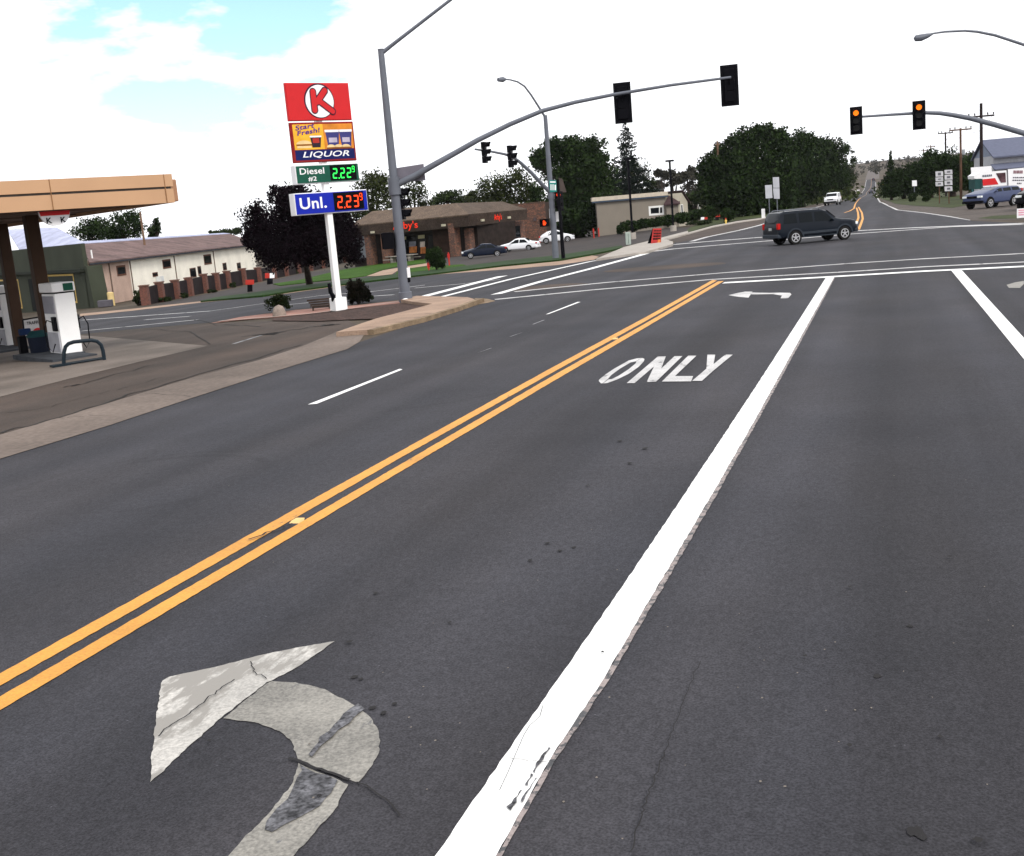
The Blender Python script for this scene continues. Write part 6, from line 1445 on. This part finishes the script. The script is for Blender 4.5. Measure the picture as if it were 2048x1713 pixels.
MB().prism(xf(BN2, ((2016, 339), (2070, 334), (2071, 374), (2018, 378))), BN2.n * -.12).build('panel', SWHITE, t)
for (x0, x1, y, h, m) in ((2027, 2046, 341.5, 6, mat('sign mauve', (.22, .10, .12))), (2026, 2056, 354.5, 2.4, mat('sign dark lettering', (.10, .09, .12))), (2025, 2056, 360, 2.4, MATS['sign dark lettering']), (2034, 2043, 366, 2.6, MATS['sign dark lettering'])):
    q = MB(); x = x0; rr = random.Random(int(x0 + y))
    while x < x1: w = rr.uniform(2, 4); q.quad(*[BN2.p(a, b, .02) for a, b in ((x, y), (x + w, y - w * .08), (x + w, y + h - w * .08), (x, y + h))]); x += w + .9
    q.build('lettering', m, t)
for x in (2022, 2064): MB().tube([gz(BN2.p(x, 380, -.05)), BN2.p(x, 374, -.05)], .07, 6).build('post', GALV, t)
g = G(2044, 438.5); PS = Plane(g, 80); t = thing('yard_sign', g, 'low white sign with pink lettering at the right edge, on the far corner', 'sign')
slab('panel', PS, ((2034, 418), (2056, 416.5), (2056, 435), (2034, 437)), SWHITE, t, thick=.04)
for y in (420, 424.5, 429): slab('stripe', PS, ((2037, y), (2056, y - 1.2), (2056, y + 1.2), (2037, y + 2.4)), mat('pink lettering', (.75, .35, .45)), t, off=.01, thick=.008)

# ================================================================== TREES
tree('plum_tree', [(556, 470, 60, 60), (628, 455, 68, 62), (595, 425, 50, 46), (655, 492, 60, 40), (548, 500, 42, 32), (606, 502, 50, 32), (512, 452, 34, 44), (704, 500, 26, 32), (578, 395, 24, 26), (690, 452, 30, 42), (552, 390, 18, 18), (600, 378, 14, 16), (500, 482, 18, 22)], 68, 620, 'purple',
     'large purple-black leafed tree on the verge behind the fuel price sign', n=46000, size=.17, trunk=.20, basey=571, limbs=7)
GRP = 'trees behind the buildings'
tree('broadleaf_tree', [(175, 466, 30, 26), (205, 460, 30, 26)], 130, 190, 'dark', 'dark tree left of the pale pole, seen under the canopy', n=3000, trunk=.3, group=GRP)
tree('broadleaf_tree', [(245, 455, 30, 30), (272, 452, 24, 28), (225, 470, 26, 20)], 128, 250, 'dark', 'dark tree directly left of the pale pole behind the rusty roof', n=3500, trunk=.3, group=GRP)
tree('broadleaf_tree', [(306, 462, 14, 22), (314, 450, 9, 14)], 135, 308, 'dark', 'small dark tree just right of the pale pole behind the rusty roof', n=1200, trunk=.25, group=GRP)
tree('broadleaf_tree', [(448, 466, 26, 8), (470, 463, 14, 9), (425, 466, 10, 5)], 190, 450, 'mid', 'low distant tree line above the right end of the rusty roof', n=1500, trunk=.25, group=GRP)
tree('broadleaf_tree', [(735, 395, 44, 48), (765, 385, 34, 38), (718, 425, 40, 40), (748, 365, 24, 22)], 150, 740, 'olive', 'olive green tree behind the restaurant, just right of the price sign', n=6000, trunk=.4, group=GRP)
tree('broadleaf_tree', [(815, 385, 26, 24), (838, 390, 24, 22), (800, 405, 30, 26), (850, 408, 20, 16), (830, 365, 16, 14)], 155, 825, 'olive', 'loose airy olive tree behind the restaurant, right of the near signal pole', n=2600, trunk=.35, group=GRP, size=.3)
tree('broadleaf_tree', [(885, 400, 28, 16), (910, 396, 22, 18), (935, 403, 24, 14)], 175, 905, 'mid', 'low green tree above the middle of the restaurant roof', n=3000, trunk=.35, group=GRP)
tree('broadleaf_tree', [(985, 382, 36, 26), (1020, 368, 42, 30), (1050, 385, 34, 32), (950, 396, 26, 18), (1000, 400, 60, 18)], 160, 1010, 'olive', 'wide olive green tree above the right end of the restaurant roof', n=7000, trunk=.45, group=GRP)
tree('broadleaf_tree', [(1085, 318, 26, 26), (1110, 300, 30, 22), (1145, 298, 34, 24), (1185, 300, 26, 26), (1150, 340, 62, 42), (1190, 345, 34, 44), (1175, 395, 62, 52), (1210, 425, 34, 36), (1130, 420, 40, 46), (1072, 330, 16, 16), (1165, 440, 52, 32), (1080, 400, 22, 30)], 138, 1150, 'dark',
     'very large dark tree between the restaurant and the house', n=30000, size=.40, trunk=.55, group=GRP, limbs=8)
conifer('spruce_tree', 1249, 244, 400, 120, 165, 'tall narrow spruce poking above the trees, behind the hanging signal head', n=6500, group=GRP)
tree('broadleaf_tree', [(1245, 365, 34, 34), (1280, 360, 26, 34), (1298, 380, 18, 22), (1225, 380, 22, 30), (1262, 340, 20, 20)], 170, 1262, 'mid', 'green tree around the foot of the spruce', n=4500, trunk=.4, group=GRP)
for i, (x, y, rx, ry, l_) in enumerate(((1322, 345, 14, 8, 'grey-green hillside tree left of the far lamp post'), (1345, 355, 20, 14, 'grey-green hillside tree above the maroon roof'), (1372, 350, 22, 16, 'grey-green hillside tree left of the leaning pole'), (1310, 370, 22, 12, 'grey-green hillside scrub behind the house roof'), (1395, 345, 20, 14, 'grey-green hillside tree close to the leaning pole'), (1382, 378, 24, 16, 'grey-green scrub above the small pale house'))):
    tree('hillside_tree', [(x, y, rx, ry), (x + rx * .5, y + ry * .5, rx * .7, ry * .7)], 260 + i * 8, x, 'grey', l_, n=900, size=.7, trunk=.3, group='hillside trees')
tree('broadleaf_tree', [(1395, 398, 20, 20), (1378, 405, 14, 16)], 150, 1388, 'mid', 'small rounded green tree right of the beige gable', n=1500, trunk=.25, group=GRP)
G2 = 'big roadside trees beyond the intersection'
tree('broadleaf_tree', [(1422, 335, 26, 26), (1445, 305, 22, 24), (1470, 290, 22, 22), (1450, 345, 44, 40), (1410, 365, 20, 26), (1440, 395, 44, 34), (1475, 330, 26, 30)], 150, 1455, 'dark', 'big dark tree right behind the leaning utility pole', n=16000, size=.42, trunk=.5, group=G2)
tree('broadleaf_tree', [(1500, 280, 28, 30), (1535, 268, 30, 22), (1552, 285, 26, 26), (1515, 325, 56, 46), (1500, 375, 52, 46), (1545, 365, 46, 54), (1520, 405, 60, 28)], 146, 1520, 'dark', 'tallest dark tree of the big roadside group, above the blank signs', n=24000, size=.42, trunk=.6, group=G2)
tree('broadleaf_tree', [(1590, 290, 28, 28), (1615, 288, 26, 22), (1600, 335, 44, 48), (1575, 385, 40, 40), (1622, 360, 34, 44)], 186, 1600, 'dark', 'dark roadside tree above the white oncoming SUV, left of it', n=18000, size=.46, trunk=.5, group=G2)
tree('broadleaf_tree', [(1645, 295, 26, 26), (1665, 310, 26, 34), (1660, 350, 34, 40), (1682, 368, 18, 22), (1640, 372, 26, 22)], 215, 1660, 'dark', 'dark roadside tree at the right of the big group', n=13000, size=.50, trunk=.5, group=G2)
tree('broadleaf_tree', [(1692, 310, 14, 16), (1700, 300, 12, 10), (1703, 325, 12, 12), (1695, 345, 18, 20), (1704, 352, 12, 22), (1698, 370, 13, 12)], 250, 1696, 'mid', 'thin airy tree at the right end of the roadside group, by the road', n=2200, size=.42, trunk=.3, group=G2)
G3 = 'trees right of the far road'
conifer('juniper_tree', 1781, 303, 392, 44, 172, 'dark upright juniper at the left end of the right-hand trees', n=3800, group=G3, kind='dark')
tree('broadleaf_tree', [(1800, 360, 24, 24), (1822, 350, 26, 26), (1812, 375, 34, 20), (1783, 375, 24, 18)], 176, 1808, 'dark', 'low dark tree behind the single small white sign', n=5000, trunk=.3, group=G3)
tree('broadleaf_tree', [(1850, 338, 26, 26), (1875, 320, 28, 26), (1860, 365, 38, 24), (1835, 355, 20, 24)], 160, 1860, 'dark', 'dark tree with the slim utility poles rising from it', n=6500, trunk=.4, group=G3)
tree('broadleaf_tree', [(1900, 320, 24, 24), (1915, 345, 30, 32), (1895, 365, 30, 22)], 150, 1905, 'dark', 'dark tree behind the right-hand stack of route signs', n=6000, trunk=.4, group=G3)
tree('broadleaf_tree', [(1942, 330, 24, 22), (1960, 345, 24, 26), (1940, 360, 28, 24)], 155, 1948, 'dark', 'dark tree left of the slate-blue roof', n=5000, trunk=.4, group=G3)
# scrub covering the far hills: a mass nobody could count
rng = np.random.default_rng(11); B = []
for _ in range(900):
    X = rng.uniform(-260, 330); Y = rng.uniform(820, 1500)
    if abs(X - 0) < 0: continue
    rc = at_depth(1741, 350, 1.0); xr = (rc.x) / (rc.y) * Y
    if abs(X - xr) < 9 and Y < 905: continue
    z = terr(X, Y); s_ = rng.uniform(1.6, 4); B.append(((X, Y, z + s_ * .5), (s_, s_, s_ * .7)))
tag(leaves('hill_scrub', B, 26000, 1.5, LV['grey'], None, seed=5), 'pinkish grey scrub covering the far hill at the head of the road', 'scrub', kind='stuff')
B = []
for _ in range(420):
    x = rng.uniform(1190, 1700); dd = rng.uniform(200, 420); p = at_depth(x, 380, dd); z = terr(p.x, p.y); s_ = rng.uniform(1.5, 3.5); B.append(((p.x, p.y, z + s_ * .5), (s_ * 1.2, s_ * 1.2, s_ * .8)))
for _ in range(700):
    x = rng.uniform(-200, 1250); dd = rng.uniform(240, 420); p = at_depth(x, 430, dd); z = terr(p.x, p.y); s_ = rng.uniform(1.5, 2.8); B.append(((p.x, p.y, z + s_ * .4), (s_ * 1.5, s_ * 1.5, s_ * .7)))
for _ in range(300):
    x = rng.uniform(1765, 2200); dd = rng.uniform(230, 420); p = at_depth(x, 360, dd); z = terr(p.x, p.y); s_ = rng.uniform(1.5, 3.0); B.append(((p.x, p.y, z + s_ * .4), (s_ * 1.5, s_ * 1.5, s_ * .8)))
tag(leaves('distant_brush', B, 32000, .8, LV['olive'], None, seed=6), 'low brush and woods in the distance behind the buildings', 'brush', kind='stuff')

# ================================================================== AIR
hz_ = MB().box((0, 1000, 14), (5300, 3300, 46)).build('haze', None)
me_ = bpy.data.materials.new('thin haze'); me_.use_nodes = True; n_h, l_h = me_.node_tree.nodes, me_.node_tree.links
n_h.remove(n_h['Principled BSDF']); pv = n_h.new('ShaderNodeVolumePrincipled')
pv.inputs['Color'].default_value = (.90, .92, 1, 1); pv.inputs['Density'].default_value = .00005; pv.inputs['Anisotropy'].default_value = 0
l_h.new(pv.outputs[0], n_h['Material Output'].inputs['Volume'])
hz_.data.materials.append(me_); hz_['kind'] = 'stuff'; hz_['label'] = 'thin pale air over the far road and hills'; hz_['category'] = 'haze'
